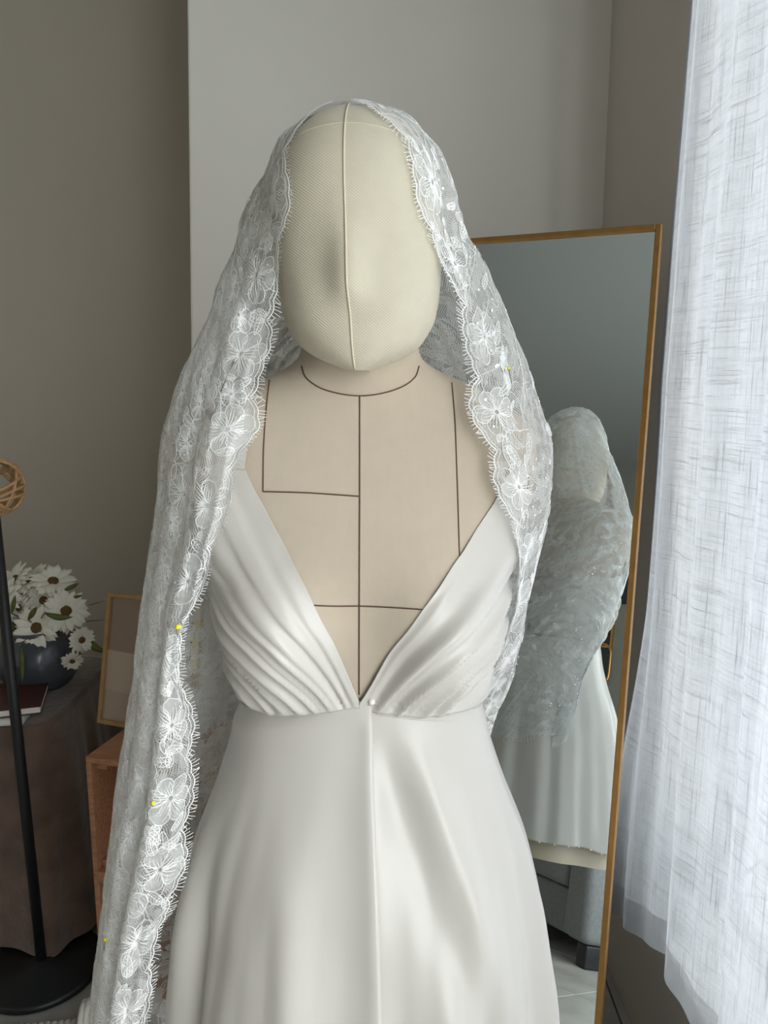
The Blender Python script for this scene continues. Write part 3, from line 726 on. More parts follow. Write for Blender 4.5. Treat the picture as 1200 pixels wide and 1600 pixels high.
def flower(rb, sd, c0, r0, R, rot, npet):
    def put(x, y): 
        x, y = np.asarray(x, float), np.asarray(y, float); return c0 + x * math.cos(rot) - y * math.sin(rot), r0 + x * math.sin(rot) + y * math.cos(rot)
    a = np.linspace(0, 2 * PI, 11); rb.line(sd, *put(.10*R*np.cos(a), .10*R*np.sin(a)), .0009)
    for p in range(npet):
        ang = 2 * PI * (p + fr.uniform(-.12, .12)) / npet; Rp = R * fr.uniform(.85, 1.1); hw = math.tan(PI / npet) * .62 * fr.uniform(.9, 1.1)
        s = np.concatenate([np.linspace(0, 1, 8), np.linspace(1, 0, 8)[1:]]); sg = np.concatenate([np.ones(8), -np.ones(7)])
        rad = (.13 + .87 * s ** .8) * Rp * np.where((s > .9), .97, 1); lat = sg * hw * Rp * np.sin(PI * np.clip(s * .93 + .02, 0, 1)) ** .75
        x, y = rad * math.cos(ang) - lat * math.sin(ang), rad * math.sin(ang) + lat * math.cos(ang)
        rb.line(sd, *put(x, y), .0009)
        if fr.random() < .7: rb.fill(sd, *put(x, y))
        for q in range(5):
            l0 = (q - 2) / 2 * .66; L = fr.uniform(.5, .8); tq = np.linspace(.10, L, 6); la = l0 * hw * Rp * np.sin(PI * tq * .95) ** .8
            x, y = tq * Rp * math.cos(ang) - la * math.sin(ang), tq * Rp * math.sin(ang) + la * math.cos(ang)
            rb.line(sd, *put(x, y), np.linspace(.0014, .0006, 6) if q == 2 else np.linspace(.0011, .0005, 6), .0010)
def leafm(rb, sd, c0, r0, L, rot):
    def put(x, y): return c0 + x * math.cos(rot) - y * math.sin(rot), r0 + x * math.sin(rot) + y * math.cos(rot)
    s = np.linspace(0, 2 * PI, 15); x = L / 2 * np.cos(s); y = L * .22 * np.sin(s) * (1 - .3 * np.cos(s)); rb.line(sd, *put(x, y), .0009)
    if fr.random() < .6: rb.fill(sd, *put(x, y))
    rb.line(sd, *put(np.linspace(-L/2, L/2, 5), np.zeros(5)), .0008)
    for k in range(5):
        xx = -L/2 + L * (k + .7) / 6
        rb.line(sd, *put(np.array([xx, xx + L*.10]), np.array([0, L*.15])), .0005); rb.line(sd, *put(np.array([xx, xx + L*.10]), np.array([0, -L*.15])), .0005)
flowers = []
def try_put(sd, c, r, R, minf=.74):
    for (s2, c2, r2, R2_) in flowers:
        if s2 == sd and math.hypot(c - c2, r - r2) < (R + R2_) * minf: return False
    flowers.append((sd, c, r, R)); return True
for sd in (0, 1):
    r = .075 + .039
    while r < 1.46:
        try_put(sd, .034, r, .028); r += .078
    for _ in range(5000):
        r = fr.uniform(.06, 1.46); c = fr.uniform(.03, min(.46, float(np.interp(r, rj, SD[sd].cmax)) - .01) if np.interp(r, rj, SD[sd].cmax) > .06 else .04)
        try_put(sd, c, r, fr.choice([.018, .022, .026, .030, .036]))
nfl = 0
for (sd, c, r, R) in flowers:
    if nfl >= 299: break
    rb = Rib(); flower(rb, sd, c, r, R, fr.uniform(0, 6.28), fr.choice([5, 6, 6, 7])); o = rb.build('flower_motif', veil)
    if o: nfl += 1
# tracery between the flowers
rb = Rib()
for sd in (0, 1):
    for _ in range(3600 if sd == 0 else 2800):
        r = fr.uniform(.03, 1.46); c = fr.uniform(.02, .45)
        d = min([math.hypot(c - c2, r - r2) / R_ for (s2, c2, r2, R_) in flowers if s2 == sd] + [9])
        if d > .9: leafm(rb, sd, c, r, fr.uniform(.012, .026), fr.uniform(0, 6.28))
        elif fr.random() < .5:
            a = fr.uniform(0, 6.28); k = fr.uniform(-60, 60); q = np.linspace(0, fr.uniform(.02, .05), 9); an = a + k * q
            rb.line(sd, c + np.cumsum(np.cos(an)) * q[1], r + np.cumsum(np.sin(an)) * q[1], .0007)
o = rb.build('leaf_tracery', veil); o['kind'] = 'stuff'
# corded scallop edge and eyelash fringe
for sd in (0, 1):
    rb = Rib(); rr = np.arange(.012, 1.46, .0016); cc_ = np.minimum(scal(rr), np.maximum(.004, .2 * rr))
    for k in range(0, len(rr) - 40, 40): rb.line(sd, cc_[k:k+41] + .0004, rr[k:k+41], .0013); rb.line(sd, cc_[k:k+41] + .0045, rr[k:k+41], .0008)
    rb.build('scalloped_cord', veil)
    rb = Rib(); r = .02
    while r < 1.455:
        e = lambda q: float(min(scal(np.array(q)), max(.004, .2 * q))); c = e(r); g = (e(r + .002) - e(r - .002)) / .004
        n_ = np.array([-1.0, g]); n_ /= np.linalg.norm(n_); L = .0075 * fr.uniform(.8, 1.2)
        L = min(L, c / max(1e-3, -n_[0]) * .98)
        q = np.linspace(0, 1, 3); j = fr.uniform(-.2, .2)
        rb.line(sd, c + n_[0] * L * q, r + (n_[1] + j) * L * q, .00065, .0008); r += .0029
    o = rb.build('eyelash_fringe', veil); o['kind'] = 'stuff'
# fringed lower hem on the mirror side
rb = Rib()
for k in range(900):
    t = 2 + 6 * k / 900; i = int(t / 8 * (NI - 1)); r = float(rlimit(t)) - float(hscal(t * .16)); sd = 0 if t <= 4 else 1; c = float(np.interp(r, rj, Cc[i]))
    P, N, _ = SD[sd](np.array([c, c]), np.array([r, r + .008])); T = P[1] - P[0]; S = np.cross(N[0], T); S /= np.linalg.norm(S) + 1e-9
    b = rb.n; rb.v.append(np.array([P[0] - S * .0003, P[0] + S * .0003, P[1] + S * .0003, P[1] - S * .0003])); rb.f.append((b, b+1, b+2, b+3)); rb.mi.append(0); rb.n += 4
o = rb.build('hem_fringe', veil); o['kind'] = 'stuff'
# sequins
mb = MB(); hexa = np.array([(math.cos(a), math.sin(a)) for a in np.arange(6) / 6 * 2 * PI])
for (sd, c, r, R) in flowers:
    if fr.random() < .45:
        for q in range(fr.randint(3, 8)):
            a = fr.uniform(0, 6.28); P, N, ok = SD[sd](np.array([c + math.cos(a) * R * .6]), np.array([r + math.sin(a) * R * .6]))
            if not ok[0]: continue
            N = N[0] + rng.normal(size=3) * .25; N /= np.linalg.norm(N); U_ = np.cross(N, [.2, .3, .9]); U_ /= np.linalg.norm(U_); V_ = np.cross(N, U_)
            mb.add(P[0] + N * .0016 + .0013 * (hexa[:, :1] * U_ + hexa[:, 1:] * V_), [tuple(range(6))])
o = mb.build('sequins', M['sequin'], veil); o['kind'] = 'stuff'
# dressmaking pins holding the veil
VB = BVHTree.FromPolygons([tuple(p) for p in Pv.reshape(-1, 3)], fv.tolist())
def pin(px, py, ex, ey, label, hr=.0027, hm='pin_yellow'):
    def hit(px, py):
        d = at(px, py, 1.0) - np.array([0, 0, CZ]); h = VB.ray_cast(Vector((0, 0, CZ)), Vector(d).normalized())
        return np.array(h[0]) if h[0] is not None else at(px, py, .74)
    a, b = hit(px, py), hit(ex, ey); a = a + np.array([0, -.003, 0]); b = b + np.array([0, -.0005, 0])
    r = empty('dressmaking_pin', a, label, 'pin', 'pins in the lace veil')
    mb = MB(); mb.lathe([(hr * math.sin(t), hr * math.cos(t)) for t in np.linspace(0, PI, 9)], a, 12); mb.build('pin_head', M[hm], r, True)
    mb = MB(); mb.tube([a, b], .0005, 6); mb.build('shaft', M['steel'], r, True)
pin(279, 978, 277, 1010, 'yellow headed pin gathering the veil beside the bodice')
pin(240, 1252, 223, 1300, 'yellow headed pin beside the large lace flower low on the veil', .0022)
pin(166, 1465, 160, 1500, 'yellow headed pin lowest on the veil', .0018)
pin(794, 575, 800, 600, 'yellow headed pin on the window-side shoulder of the veil', .0018)
pin(366, 566, 345, 612, 'plain steel pin with a long shaft near the left front edge of the veil', .0012, 'steel')
# ------------------------------------------------------------------ leaning mirror
MN = np.array([-0.38095, -0.89095, 0.24715]); MN /= np.linalg.norm(MN)
MA = np.array([0.500, 1.446, CZ + .2803])                     # upper corner by the curtain
mh = np.cross(MN, [0, 0, 1.0]); mh /= np.linalg.norm(mh)
if mh[0] > 0: mh = -mh                                        # towards the left
mu = np.cross(mh, MN); mu = mu if mu[2] > 0 else -mu
ML = (MA[2] - .0) / mu[2] - .004; MWD = .62
mir = empty('floor_mirror', MA - mu * ML, 'tall thin gold-framed floor mirror leaning beside the sheer curtain', 'mirror')
def obox(mb, c, ax, size):
    R = np.stack(ax, 1); mb.box(c, size, R)
ax = (mh, mu, MN); fw, fd = .011, .030
mb = MB(); obox(mb, MA + mh * (MWD / 2) - mu * (ML / 2), ax, (MWD - 2 * fw, ML - 2 * fw, .006)); mb.build('mirror_glass', M['mirror'], mir)
cf = -MN * (fd / 2 - .008)
for c, sz in ((MA + mh * fw / 2 - mu * ML / 2, (fw, ML, fd)), (MA + mh * (MWD - fw / 2) - mu * ML / 2, (fw, ML, fd)),
              (MA + mh * MWD / 2 - mu * fw / 2, (MWD - 2 * fw, fw, fd)), (MA + mh * MWD / 2 - mu * (ML - fw / 2), (MWD - 2 * fw, fw, fd))):
    mb = MB(); obox(mb, c + cf, ax, sz); mb.build('frame_rail', M['brass'], mir, bevel=.0015)
mb = MB(); top = MA + mh * MWD / 2 - mu * .35 - MN * .03; foot = np.array([top[0] - MN[0] * .5, top[1] - MN[1] * .28, .012]); foot = np.array([top[0] + .10, top[1] + .25, .012])
mb.tube([top, foot], .012, 10); mb.build('easel_leg', M['blackmetal'], mir, True)
mb = MB(); obox(mb, MA + mh * (MWD / 2) - mu * (ML / 2) - MN * .019, ax, (MWD - .03, ML - .03, .006)); mb.build('back_board', M['blackmetal'], mir)

# ------------------------------------------------------------------ sheer curtain
n, m = 230, 110
cy0, cy1 = .22, 1.505  # unseen near part of the window left bare to add front light
V = np.zeros((n, m, 3)); UVc = np.zeros((n, m, 2))
for i in range(n):
    s = i / (n - 1); y = cy1 + (cy0 - cy1) * s; s = s * (cy1 - cy0) / .88
    for j in range(m):
        u = j / (m - 1); ztop = 2.9; zb = float(np.interp(y, [.2, 1.0, 1.10, 1.25, 1.50], [.29, .30, .36, .415, .345]))
        z = ztop + (zb - ztop) * u
        wv = .013 * math.sin(s * 31 + .8 * math.sin(u * 3)) + .006 * math.sin(s * 67 + 1.2 + u) + .010 * math.sin(s * 12 + 2)
        bil = .050 * float(sstep(.72, 1.0, u)) * math.exp(-s * 9) + .02 * float(sstep(.55, .9, u)) * math.exp(-((s - .05) / .05) ** 2)
        yy = y + float(np.interp(z, [.3, 1.0, 1.46, 1.75, 2.12, 2.9], [0, 0, .035, .012, -.036, -.06])) * math.exp(-s * 6) + .012 * math.sin(u * 9) * math.exp(-s * 10)
        V[i, j] = (XW - .045 + wv * (.35 + .65 * u) - bil * 1.2, yy, z); UVc[i, j] = (y, z)
cur = empty('sheer_curtain', (XW - .045, 1.1, .33), 'white slubbed linen sheer curtain hanging over the bright window', 'curtain')
mesh('panel', V[:, :-3].reshape(-1, 3), grid_faces(n, m - 3), M['sheer'], cur, uv=UVc[:, :-3].reshape(-1, 2))
hv = V[:, -4:, :].copy(); mesh('bottom_hem', hv.reshape(-1, 3), grid_faces(n, 4), M['sheer_hem'], cur, uv=UVc[:, -4:].reshape(-1, 2) * 1.0 + .3)
hv = V[:5].copy(); hv[:, :, 0] -= .002; mesh('side_hem', hv.reshape(-1, 3), grid_faces(5, m), M['sheer'], cur, uv=UVc[:5].reshape(-1, 2) + .7)
mb = MB(); mb.tube([(XW - .045, WY0 - .1, 2.9), (XW - .045, 1.60, 2.9)], .012, 12); o = mb.build('curtain_rod', M['blackmetal'], None, True); tag(o, 'black curtain rod above the bright window', 'curtain rod')

# plant on the sill, behind the curtain end
pc = np.array([XW + .066, 1.405, WZ0 + .02])
pot = empty('potted_plant', pc, 'spiky leaved plant in a white pot behind the sheer curtain', 'plant')
mb = MB(); mb.lathe([(0, 0), (.045, 0), (.05, .01), (.062, .095), (.066, .10), (.060, .10), (.056, .09), (0, .088)], pc, 36); po = mb.build('pot', M['pot'], pot, True)
mb = MB()                                                        # raised fern frond on the pot
for k in range(10):
    zq = .018 + k * .0072; r0 = .0505 + .0125 * zq / .1
    for sgn in (-1, 1):
        aa = -2.6 + np.linspace(0, sgn * (.42 - .03 * k), 5); zz_ = pc[2] + zq + np.linspace(0, .012, 5)
        mb.tube(np.stack([pc[0] + (r0 + .002) * np.cos(aa), pc[1] + (r0 + .002) * np.sin(aa), zz_], 1), [.0022, .0022, .002, .0015, .0005], 5)
mb.build('fern_relief', M['pot'], po, True)
lrng = random.Random(5)
for k in range(34):
    a = lrng.uniform(0, 2 * PI); el = lrng.uniform(.45, 1.4); L = lrng.uniform(.12, .20)
    if k < 8: a = PI * .5 + PI * .38 + lrng.uniform(-.35, .35); el = lrng.uniform(.25, .95); L = lrng.uniform(.16, .22)
    d = np.array([math.cos(a) * math.cos(el), math.sin(a) * math.cos(el), math.sin(el)]); sidev = np.cross(d, [0, 0, 1.0]); sidev /= np.linalg.norm(sidev)
    b0 = pc + np.array([0, 0, .09]); q = []
    for tq in np.linspace(0, 1, 7):
        c = b0 + d * L * tq + np.array([0, 0, -.03 * tq * tq * (1.2 - el / 1.4)]); wq = .0085 * (math.sin(PI * min(1, tq * .85 + .12))) * (1 - tq ** 4)
        if c[0] > XW + WALL_T - .085: c[0] = XW + WALL_T - .085
        if c[1] > WY1 - .03 and c[0] > XW - .03: c[0] = XW - .03
        elif c[0] < XW - .012 and c[1] < WY1 - .03: c[0] = XW - .012
        q += [c - sidev * wq, c + np.array([0, 0, .002]), c + sidev * wq]
    f = []
    for r_ in range(6):
        for c_ in range(2): f.append((r_*3+c_, r_*3+c_+1, r_*3+c_+4, r_*3+c_+3))
    mesh('leaf', np.array(q), f, M['plant_leaf'], pot)

# ------------------------------------------------------------------ corner on the left: lamp, table, vase, books, crates, frame
lx, ly = at(66, 1512, 1.72)[:2]
lamp = empty('floor_lamp', (lx, ly, 0), 'black floor lamp with a round base and woven rattan ball', 'floor lamp')
mb = MB(); mb.lathe([(0, 0), (.140, 0), (.146, .005), (.146, .016), (.140, .021), (.03, .026), (.022, .034), (0, .034)], (lx, ly, 0), 56); mb.build('base', M['blackmetal'], lamp, True)
ptop = at(-14, 760, 1.70)
mb = MB(); mb.tube([(lx, ly, .03), ptop + np.array([0, 0, .0])], .0125, 14); mb.build('pole', M['blackmetal'], lamp, True)
lball = ptop + np.array([.006, 0, .0])
ball = MB(); brng = np.random.default_rng(4)
for k in range(13):
    ax_ = brng.normal(size=3); ax_ /= np.linalg.norm(ax_); u_ = np.cross(ax_, [.3, .5, .8]); u_ /= np.linalg.norm(u_); v_ = np.cross(ax_, u_); a = np.linspace(0, 2 * PI, 40, endpoint=False)
    off = brng.uniform(-.028, .028); R = .064; rr = math.sqrt(R * R - off * off)
    mb = MB(); mb.tube(lball + ax_ * off + rr * (np.cos(a)[:, None] * u_ + np.sin(a)[:, None] * v_), .0036, 6, closed=True); mb.build('rattan_hoop', M['twine'], lamp, True)

# table under a velvet cloth
tcx, tcy, tht, thw = -1.115, 2.085, .600, .265
tab = empty('side_table', (tcx, tcy, 0), 'small table hidden under the brown velvet cloth', 'table')
mb = MB(); mb.box((tcx, tcy, tht - .012), (2 * thw - .06, 2 * thw - .06, .022)); mb.build('tabletop', M['wood'], tab)
for sx_ in (-1, 1):
    for sy_ in (-1, 1):
        mb = MB(); mb.box((tcx + sx_ * (thw - .04), tcy + sy_ * (thw - .04), (tht - .024) / 2), (.03, .03, tht - .024)); mb.build('leg', M['wood'], tab)
n, m1, m2 = 240, 14, 40
V = []
for i in range(n):
    a = i / n * 2 * PI; c, s = math.cos(a), math.sin(a); rs = (thw + .006) / (abs(c) ** 7 + abs(s) ** 7) ** (1 / 7)
    corner = abs(math.sin(2 * a)) ** 3
    row = []
    for j in range(m1): r = rs * j / m1; row.append((tcx + r * c, tcy + r * s, tht + .002 + .0015 * math.sin(a * 5 + j)))
    for j in range(m2 + 1):
        u = j / m2
        fl = .012 * math.sin(u * PI / 2) + u * (.030 + .055 * corner) + .018 * u * math.sin(a * 13 + 1.4) + .010 * u * math.sin(a * 23 + 2 + u * 2)
        rnd = .008 * (1 - u) ** 8
        row.append((tcx + (rs - rnd + fl) * c, tcy + (rs - rnd + fl) * s, tht + .002 - .008 * float(sstep(0, .02, u)) - (tht - .035 - .02 * corner * 0) * u))
    V.append(row)
V = np.array(V); mm = V.shape[1]
o = mesh('tablecloth', V.reshape(-1, 3), grid_faces(n, mm, wrap=True), M['velvet']); tag(o, 'brown crushed velvet cloth draped over the side table', 'tablecloth')

# vase
vx, vy = at(62, 1040, 2.10)[:2]; vz = tht + .008
mb = MB(); mb.lathe([(0, 0), (.075, 0), (.088, .012), (.108, .045), (.118, .085), (.114, .115), (.098, .142), (.086, .152), (.084, .160), (.094, .172), (.090, .174), (.078, .162), (.078, .15), (.098, .115), (.10, .06), (.07, .02), (0, .018)], (vx, vy, vz), 56)
o = mb.build('vase', M['vase'], None, True); tag(o, 'round dark slate ceramic vase holding white daisies', 'vase')
# daisies
petal_me = None
def petal_mesh():
    q = []; k = 7
    for t_ in np.linspace(0, 1, k):
        w_ = .0062 * (math.sin(PI * min(1, .12 + t_ * .82)) ** .7); z_ = .006 * math.sin(t_ * 2.4) - .003 * t_
        if t_ == 1: w_ *= .55
        q += [(-w_, .008 + .028 * t_, z_ - .0012), (0, .008 + .030 * t_, z_ + .0005), (w_, .008 + .028 * t_, z_ - .0012)]
    f = []
    for r_ in range(k - 1):
        for c_ in range(2): f.append((r_*3+c_, r_*3+c_+1, r_*3+c_+4, r_*3+c_+3))
    me = bpy.data.meshes.new('petal'); me.from_pydata([tuple(x) for x in q], [], f); me.materials.append(M['petal']); me.polygons.foreach_set('use_smooth', np.ones(len(f), bool)); return me
petal_me = petal_mesh()
def daisy(px, py, Y, facing, scale, label):
    scale *= 1.36; c = at(px, py, Y); r = empty('daisy', c, label, 'flower', 'daisies in the slate vase')
    nvec = np.array(facing, float); nvec /= np.linalg.norm(nvec)
    q = Vector(nvec).to_track_quat('Z', 'Y'); mb = MB(); 
    prof = [(.0095 * scale * math.sin(t_), .004 * scale * math.cos(t_) + .001) for t_ in np.linspace(0, PI / 2, 6)]
    R = np.array(q.to_matrix()); mb.lathe(prof[::-1] if False else prof, c, 16, R=R); mb.build('eye', M['daisy_eye'], r, True)
    npet = 17
    for ring in range(2):
        for k in range(npet):
            o = bpy.data.objects.new('petal', petal_me); COL.objects.link(o); o.parent = r
            rot = q.to_matrix().to_4x4() @ Matrix.Rotation(2 * PI * (k + ring * .5) / npet + lrng.uniform(-.08, .08), 4, 'Z') @ Matrix.Rotation(lrng.uniform(-.12, .25) - ring * .22, 4, 'X')
            o.matrix_local = rot @ Matrix.Scale(scale * lrng.uniform(.9, 1.06), 4)
    base = np.array([vx + (c[0] - vx) * .25, vy + (c[1] - vy) * .25, vz + .10]); mid = (c + base) / 2 - nvec * .03 + np.array([0, 0, .015])
    mb = MB(); mb.tube(catmull([base, mid, c - nvec * .003], 10), .002, 6); mb.build('stem', M['stem'], r, True)
daisy(57, 981, 2.035, (.05, -.9, .18), 1.25, 'large white daisy facing front at the bottom of the bouquet')
daisy(103, 955, 2.06, (.45, -.8, .25), 1.25, 'white daisy on the right of the bouquet, turned toward the mannequin')
daisy(83, 908, 2.10, (.3, -.45, .8), 1.2, 'white daisy at the top right of the bouquet')
daisy(50, 906, 2.12, (-.1, -.45, .85), 1.2, 'white daisy at the top centre of the bouquet')
daisy(22, 905, 2.11, (-.35, -.5, .75), 1.15, 'white daisy at the top left of the bouquet')
daisy(68, 938, 2.09, (.1, -.9, .4), .95, 'smaller white daisy in the middle of the bouquet')
daisy(6, 930, 2.07, (-.45, -.85, .2), 1.2, 'white daisy at the left beside the lamp pole')
daisy(2, 962, 2.06, (-.5, -.85, .1), 1.1, 'white daisy lowest on the left, half behind the lamp pole')
daisy(30, 950, 2.08, (-.2, -.9, .3), .8, 'small white daisy left of the bouquet centre')
daisy(113, 1033, 2.02, (.3, -.8, -.4), .62, 'tiny drooping daisy hanging in front of the vase')
daisy(128, 1000, 2.04, (.6, -.7, .1), .75, 'small faded daisy hanging out on the right')
def leaf(px0, py0, px1, py1, Y, wid, label, bend=0.0):
    a, b = at(px0, py0, Y), at(px1, py1, Y - .02); d = b - a; L = np.linalg.norm(d); sv = np.cross(d / L, [0, -1, .25]); sv /= np.linalg.norm(sv); q = []
    for tq in np.linspace(0, 1, 9):
        c = a + d * tq + sv * bend * math.sin(PI * tq); w_ = wid * math.sin(PI * min(1, .06 + .94 * tq)) ** .8
        q += [c - sv * w_, c + np.array([0, -.003, 0]), c + sv * w_]
    f = [(r_*3+c_, r_*3+c_+1, r_*3+c_+4, r_*3+c_+3) for r_ in range(8) for c_ in range(2)]
    r = empty('leaf_sprig', np.array([vx + (a[0] - vx) * .3, vy, vz + .11]), label, 'leaf', 'green leaves among the daisies')
    lf = mesh('leaf_blade', np.array(q), f, M['leaf'], r); sdm = lf.modifiers.new('thickness', 'SOLIDIFY'); sdm.thickness = .0006
    mb = MB(); mb.tube(catmull([np.array([vx + (a[0] - vx) * .3, vy, vz + .11]), (a + np.array([vx, vy, vz + .16])) / 2, a], 8), .0014, 5); mb.build('stalk', M['stem'], r, True)
leaf(70, 958, 114, 964, 1.995, .0085, 'green leaf lying across the front of the right daisy', .006)
leaf(44, 968, 58, 948, 2.0, .008, 'short green leaf above the large front daisy')
leaf(34, 1012, 35, 1066, 1.985, .0065, 'long green leaf hanging down in front of the vase')
leaf(98, 924, 124, 911, 2.08, .0065, 'pointed green leaf sticking out at the upper right')
leaf(104, 936, 130, 930, 2.08, .005, 'narrow green leaf below the pointed upper right leaf')
leaf(122, 985, 168, 1020, 2.06, .012, 'broad dark green leaf drooping to the right behind the faded daisy', .01)
leaf(18, 958, 24, 930, 2.03, .007, 'green leaf standing between the left daisies')
leaf(20, 990, 14, 968, 2.03, .009, 'green leaf low on the left by the lamp pole')
leaf(125, 950, 165, 938, 2.09, .0014, 'thin wiry grass blade reaching right toward the picture frame')
leaf(120, 972, 168, 968, 2.09, .0012, 'thinnest grass blade arching right above the broad leaf')

# books on the table
def book(c, size, rz, cover, label):
    r = empty('book', c, label, 'book'); R = rotz(rz); w_, d_, h_ = size; ct = .0028
    mb = MB(); mb.box(np.array(c) + [0, 0, h_ / 2], (w_ - .006, d_ - .006, h_ - 2 * ct), R); mb.build('page_block', M['paper'], r)
    for z_ in (ct / 2, h_ - ct / 2): mb = MB(); mb.box(np.array(c) + [0, 0, z_], (w_, d_, ct), R); mb.build('cover', cover, r, bevel=.0006)
    mb = MB(); mb.box(np.array(c) + R @ np.array([-w_ / 2 + ct / 2, 0, h_ / 2]), (ct, d_, h_ - 2 * ct), R); mb.build('spine', cover, r)
    return r
bx_, by_ = at(4, 1085, 1.90)[:2]
book((bx_ - .055, by_ + .01, tht + .006), (.25, .19, .018), .12, M['cover_white'], 'white book at the bottom of the stack beside the vase')
b2 = book((bx_ - .03, by_ + .012, tht + .0245), (.25, .19, .021), .30, M['cover_red'], 'dark maroon book on top of the white book')
mb = MB(); mb.lathe([(.016 * math.sin(t_), .002 * math.cos(t_)) for t_ in np.linspace(0, PI / 2, 4)], np.array([bx_ - .01, by_ - .07, tht + .0462]), 14); mb.build('gold_emblem', M['gold'], b2, True)

# two stacked pine crates
def crate(c, rz, w_, d_, h_, label):
    r = empty('wooden_crate', c, label, 'crate', 'stacked pine crates'); R = rotz(rz); th_ = .014; P0 = np.array(c)
    def brd(name, o, s_): mb = MB(); mb.box(P0 + R @ np.array(o), s_, R); mb.build(name, M['wood'], r, bevel=.0015)
    brd('top_board', (0, 0, h_ - th_ / 2), (w_, d_, th_)); brd('bottom_board', (0, 0, th_ / 2), (w_, d_, th_))
    for sx_ in (-1, 1): brd('side_board', (sx_ * (w_ - th_) / 2, 0, h_ / 2), (th_, d_, h_ - 2 * th_))
    for k in range(3): brd('back_slat', (0, d_ / 2 - .006, .06 + k * (h_ - .12) / 2), (w_ - 2 * th_ - .001, .010, (h_ - .09) / 3))
    for sx_ in (-1, 1):
        for zz_ in (th_ + .011, h_ - th_ - .011): brd('corner_block', (sx_ * (w_ / 2 - th_ - .016), 0, zz_), (.03, d_ - .03, .02))
    return r
cc = at(133, 1180, 1.66); crz = math.radians(-16); Rq = rotz(crz)
cw, cd = .34, .26
c0 = np.array([cc[0], cc[1], 0]) + Rq @ np.array([cw / 2, cd / 2, 0])
crate((c0[0], c0[1], .001), crz, cw, cd, .303, 'pine crate on the floor, lower of the two stacked crates')
crate((c0[0], c0[1], .305), crz, cw, cd, .303, 'pine crate on top of the other, under the picture frame')
# picture frame standing on the crate
fb = at(157, 1152, 1.84); fb[2] = .6095; ftl = at(172, 926, 1.915)
frh = np.linalg.norm(ftl - fb); fu = (ftl - fb) / frh; fh = rotz(math.radians(-24)) @ np.array([1.0, 0, 0]); fh = fh - fu * (fh @ fu); fh /= np.linalg.norm(fh); fn = np.cross(fh, fu)
fwid = .29
pf = empty('picture_frame', fb, 'thin oak picture frame with beige print standing on the crate', 'picture frame'); ax = (fh, fu, fn)
for c, sz in ((fb + fu * frh / 2 + fh * .005, (.010, frh, .02)), (fb + fu * frh / 2 + fh * (fwid - .005), (.010, frh, .02)), (fb + fh * fwid / 2 + fu * .005, (fwid - .02, .01, .02)), (fb + fh * fwid / 2 + fu * (frh - .005), (fwid - .02, .01, .02))):
    mb = MB(); obox(mb, c, ax, sz); mb.build('frame_rail', M['oak'], pf, bevel=.001)
mb = MB(); obox(mb, fb + fh * fwid / 2 + fu * frh / 2, ax, (fwid - .018, frh - .018, .006)); mb.build('print', M['print'], pf)
# white knitted mat at the bottom edge
rx, ry = at(60, 1592, 1.56)[:2]
kmat = empty('knitted_mat', (rx, ry - .20, 0), 'white ribbed knitted mat on the floor in front of the lamp base', 'mat')
mb = MB(); n = 34
for k in range(n):
    x_ = rx - .28 + k * (.50 / n); ye = 1.553 + (x_ + .78) * .12; mb.tube([(x_, ry - .42, .0085), (x_, ye - .01, .0085), (x_, ye, .006)], [.0085, .0085, .004], 6)
o = mb.build('ribs', M['knit'], kmat, True)
mb = MB(); pq = at(126, 1590, 1.50); pq[1] = 1.575
for k in range(6): mb.tube(catmull([(pq[0] + .012 * k - .02, pq[1] + .02, .02), (pq[0] + .012 * k - .015, pq[1] - .02, .052 + .006 * math.sin(k)), (pq[0] + .012 * k - .01, pq[1] - .07, .02)], 8), .008, 6)
mb.build('turned_edge', M['knit'], kmat, True)

# ------------------------------------------------------------------ behind the camera, seen in the mirror
sdir = np.array([-.88, -.475, 0]); sdir /= np.linalg.norm(sdir); sfr = np.array([-sdir[1], sdir[0], 0]) * 1.0
sfr = sfr if sfr[1] > 0 else -sfr
S0 = np.array([-.86, -1.02, 0])                                # front corner of the arm
sofa = empty('sofa', S0 + sdir * .75 - sfr * .45, 'grey upholstered sofa behind the dress form, seen in the mirror', 'sofa'); ax = (sdir, -sfr, np.array([0, 0, 1.0]))
def sb(name, a0, a1, d0, d1, z0, z1, bev=.03, mat='sofa'):
    c = S0 + sdir * (a0 + a1) / 2 - sfr * (d0 + d1) / 2 + np.array([0, 0, (z0 + z1) / 2]); mb = MB(); obox(mb, c, ax, (abs(a1 - a0), abs(d1 - d0), z1 - z0))
    o = mb.build(name, M[mat], sofa, True); b = o.modifiers.new('bevel', 'BEVEL'); b.width = bev; b.segments = 4; return o
SL = 1.55
sb('arm', 0, .20, 0, .86, .10, .60, .04); sb('arm', SL - .2, SL, 0, .86, .10, .60, .04)
sb('base', .201, SL - .201, .03, .85, .10, .30, .015)
for k in range(2):
    a0 = .203 + k * (SL - .406) / 2; a1 = a0 + (SL - .406) / 2 - .004
    sb('seat_cushion', a0, a1, .0, .68, .303, .45, .035); sb('back_cushion', a0, a1, .62, .82, .452, .80, .05)
sb('backrest', .0, SL, .84, .98, .10, .78, .04)
for a0 in (.02, SL - .10):
    for d0 in (.03, .80): sb('foot', a0, a0 + .08, d0, d0 + .08, 0, .10, .008, 'blackmetal')
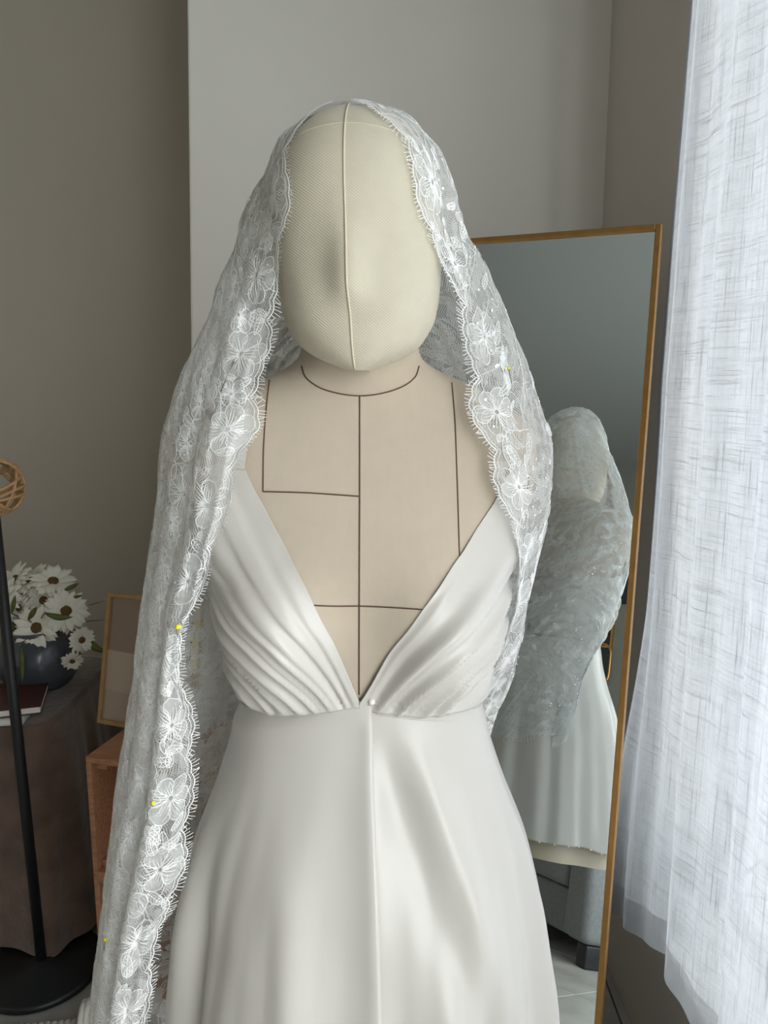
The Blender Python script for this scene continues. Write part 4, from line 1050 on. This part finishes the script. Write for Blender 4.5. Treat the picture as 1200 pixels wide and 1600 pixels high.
# pictures and a chair on the far side
YW = YF
def wallpic(x, z, w_, h_, mat, inner, label):
    r = empty('wall_picture', (x, YW + .012, z), label, 'picture', None); t_ = .014
    for c, sz in (((x - w_/2 + t_/2, z), (t_, h_)), ((x + w_/2 - t_/2, z), (t_, h_)), ((x, z - h_/2 + t_/2), (w_ - 2*t_, t_)), ((x, z + h_/2 - t_/2), (w_ - 2*t_, t_))):
        mb = MB(); mb.box((c[0], YW + .012, c[1]), (sz[0], .022, sz[1])); mb.build('frame_rail', M[mat], r)
    mb = MB(); mb.box((x, YW + .006, z), (w_ - .02, .008, h_ - .02)); mb.build('print', M[inner], r)
def mir_hit(px, py, Y):
    d = at(px, py, 1.0) - np.array([0, 0, CZ]); C0 = np.array([0, 0, CZ]); t_ = ((MA - C0) @ MN) / (d @ MN); A = C0 + d * t_; r2 = d - 2 * (d @ MN) * MN; return A + r2 * (Y - A[1]) / r2[1]
p = mir_hit(936, 775, YW); wallpic(p[0], p[2], .20, .30, 'brass', 'paper', 'small gold framed picture high on the wall in the mirror')
p = mir_hit(975, 885, YW); wallpic(p[0], p[2], .20, .60, 'blackmetal', 'darkchair', 'tall black framed picture on the wall in the mirror')
p = mir_hit(956, 968, YW); wallpic(p[0] - .02, p[2], .10, .44, 'brass', 'darkchair', 'narrow gold framed panel on the wall in the mirror')
p = mir_hit(922, 1036, YW); wx, wz = p[0], p[2]; a = np.linspace(0, 2 * PI, 48, endpoint=False); hw_, hh_ = .17, .15
prof = np.stack([np.sign(np.cos(a)) * np.abs(np.cos(a)) ** .4 * hw_, np.zeros(48), np.sign(np.sin(a)) * np.abs(np.sin(a)) ** .4 * hh_], 1)
wp = empty('wall_panel', (wx, YW + .02, wz), 'dark rounded panel with a thin gold rim on the wall in the mirror', 'wall panel')
mb = MB(); mb.add(np.vstack([prof + [wx, YW + .004, wz], prof + [wx, YW + .022, wz]]), [tuple(range(48)), tuple(range(95, 47, -1))] + [(k, k + 48, (k + 1) % 48 + 48, (k + 1) % 48) for k in range(48)]); mb.build('panel_face', M['darkchair'], wp)
mb = MB(); mb.tube(prof * 1.02 + np.array([wx, YW + .016, wz]), .010, 8, closed=True); mb.build('gold_rim', M['brass'], wp, True)
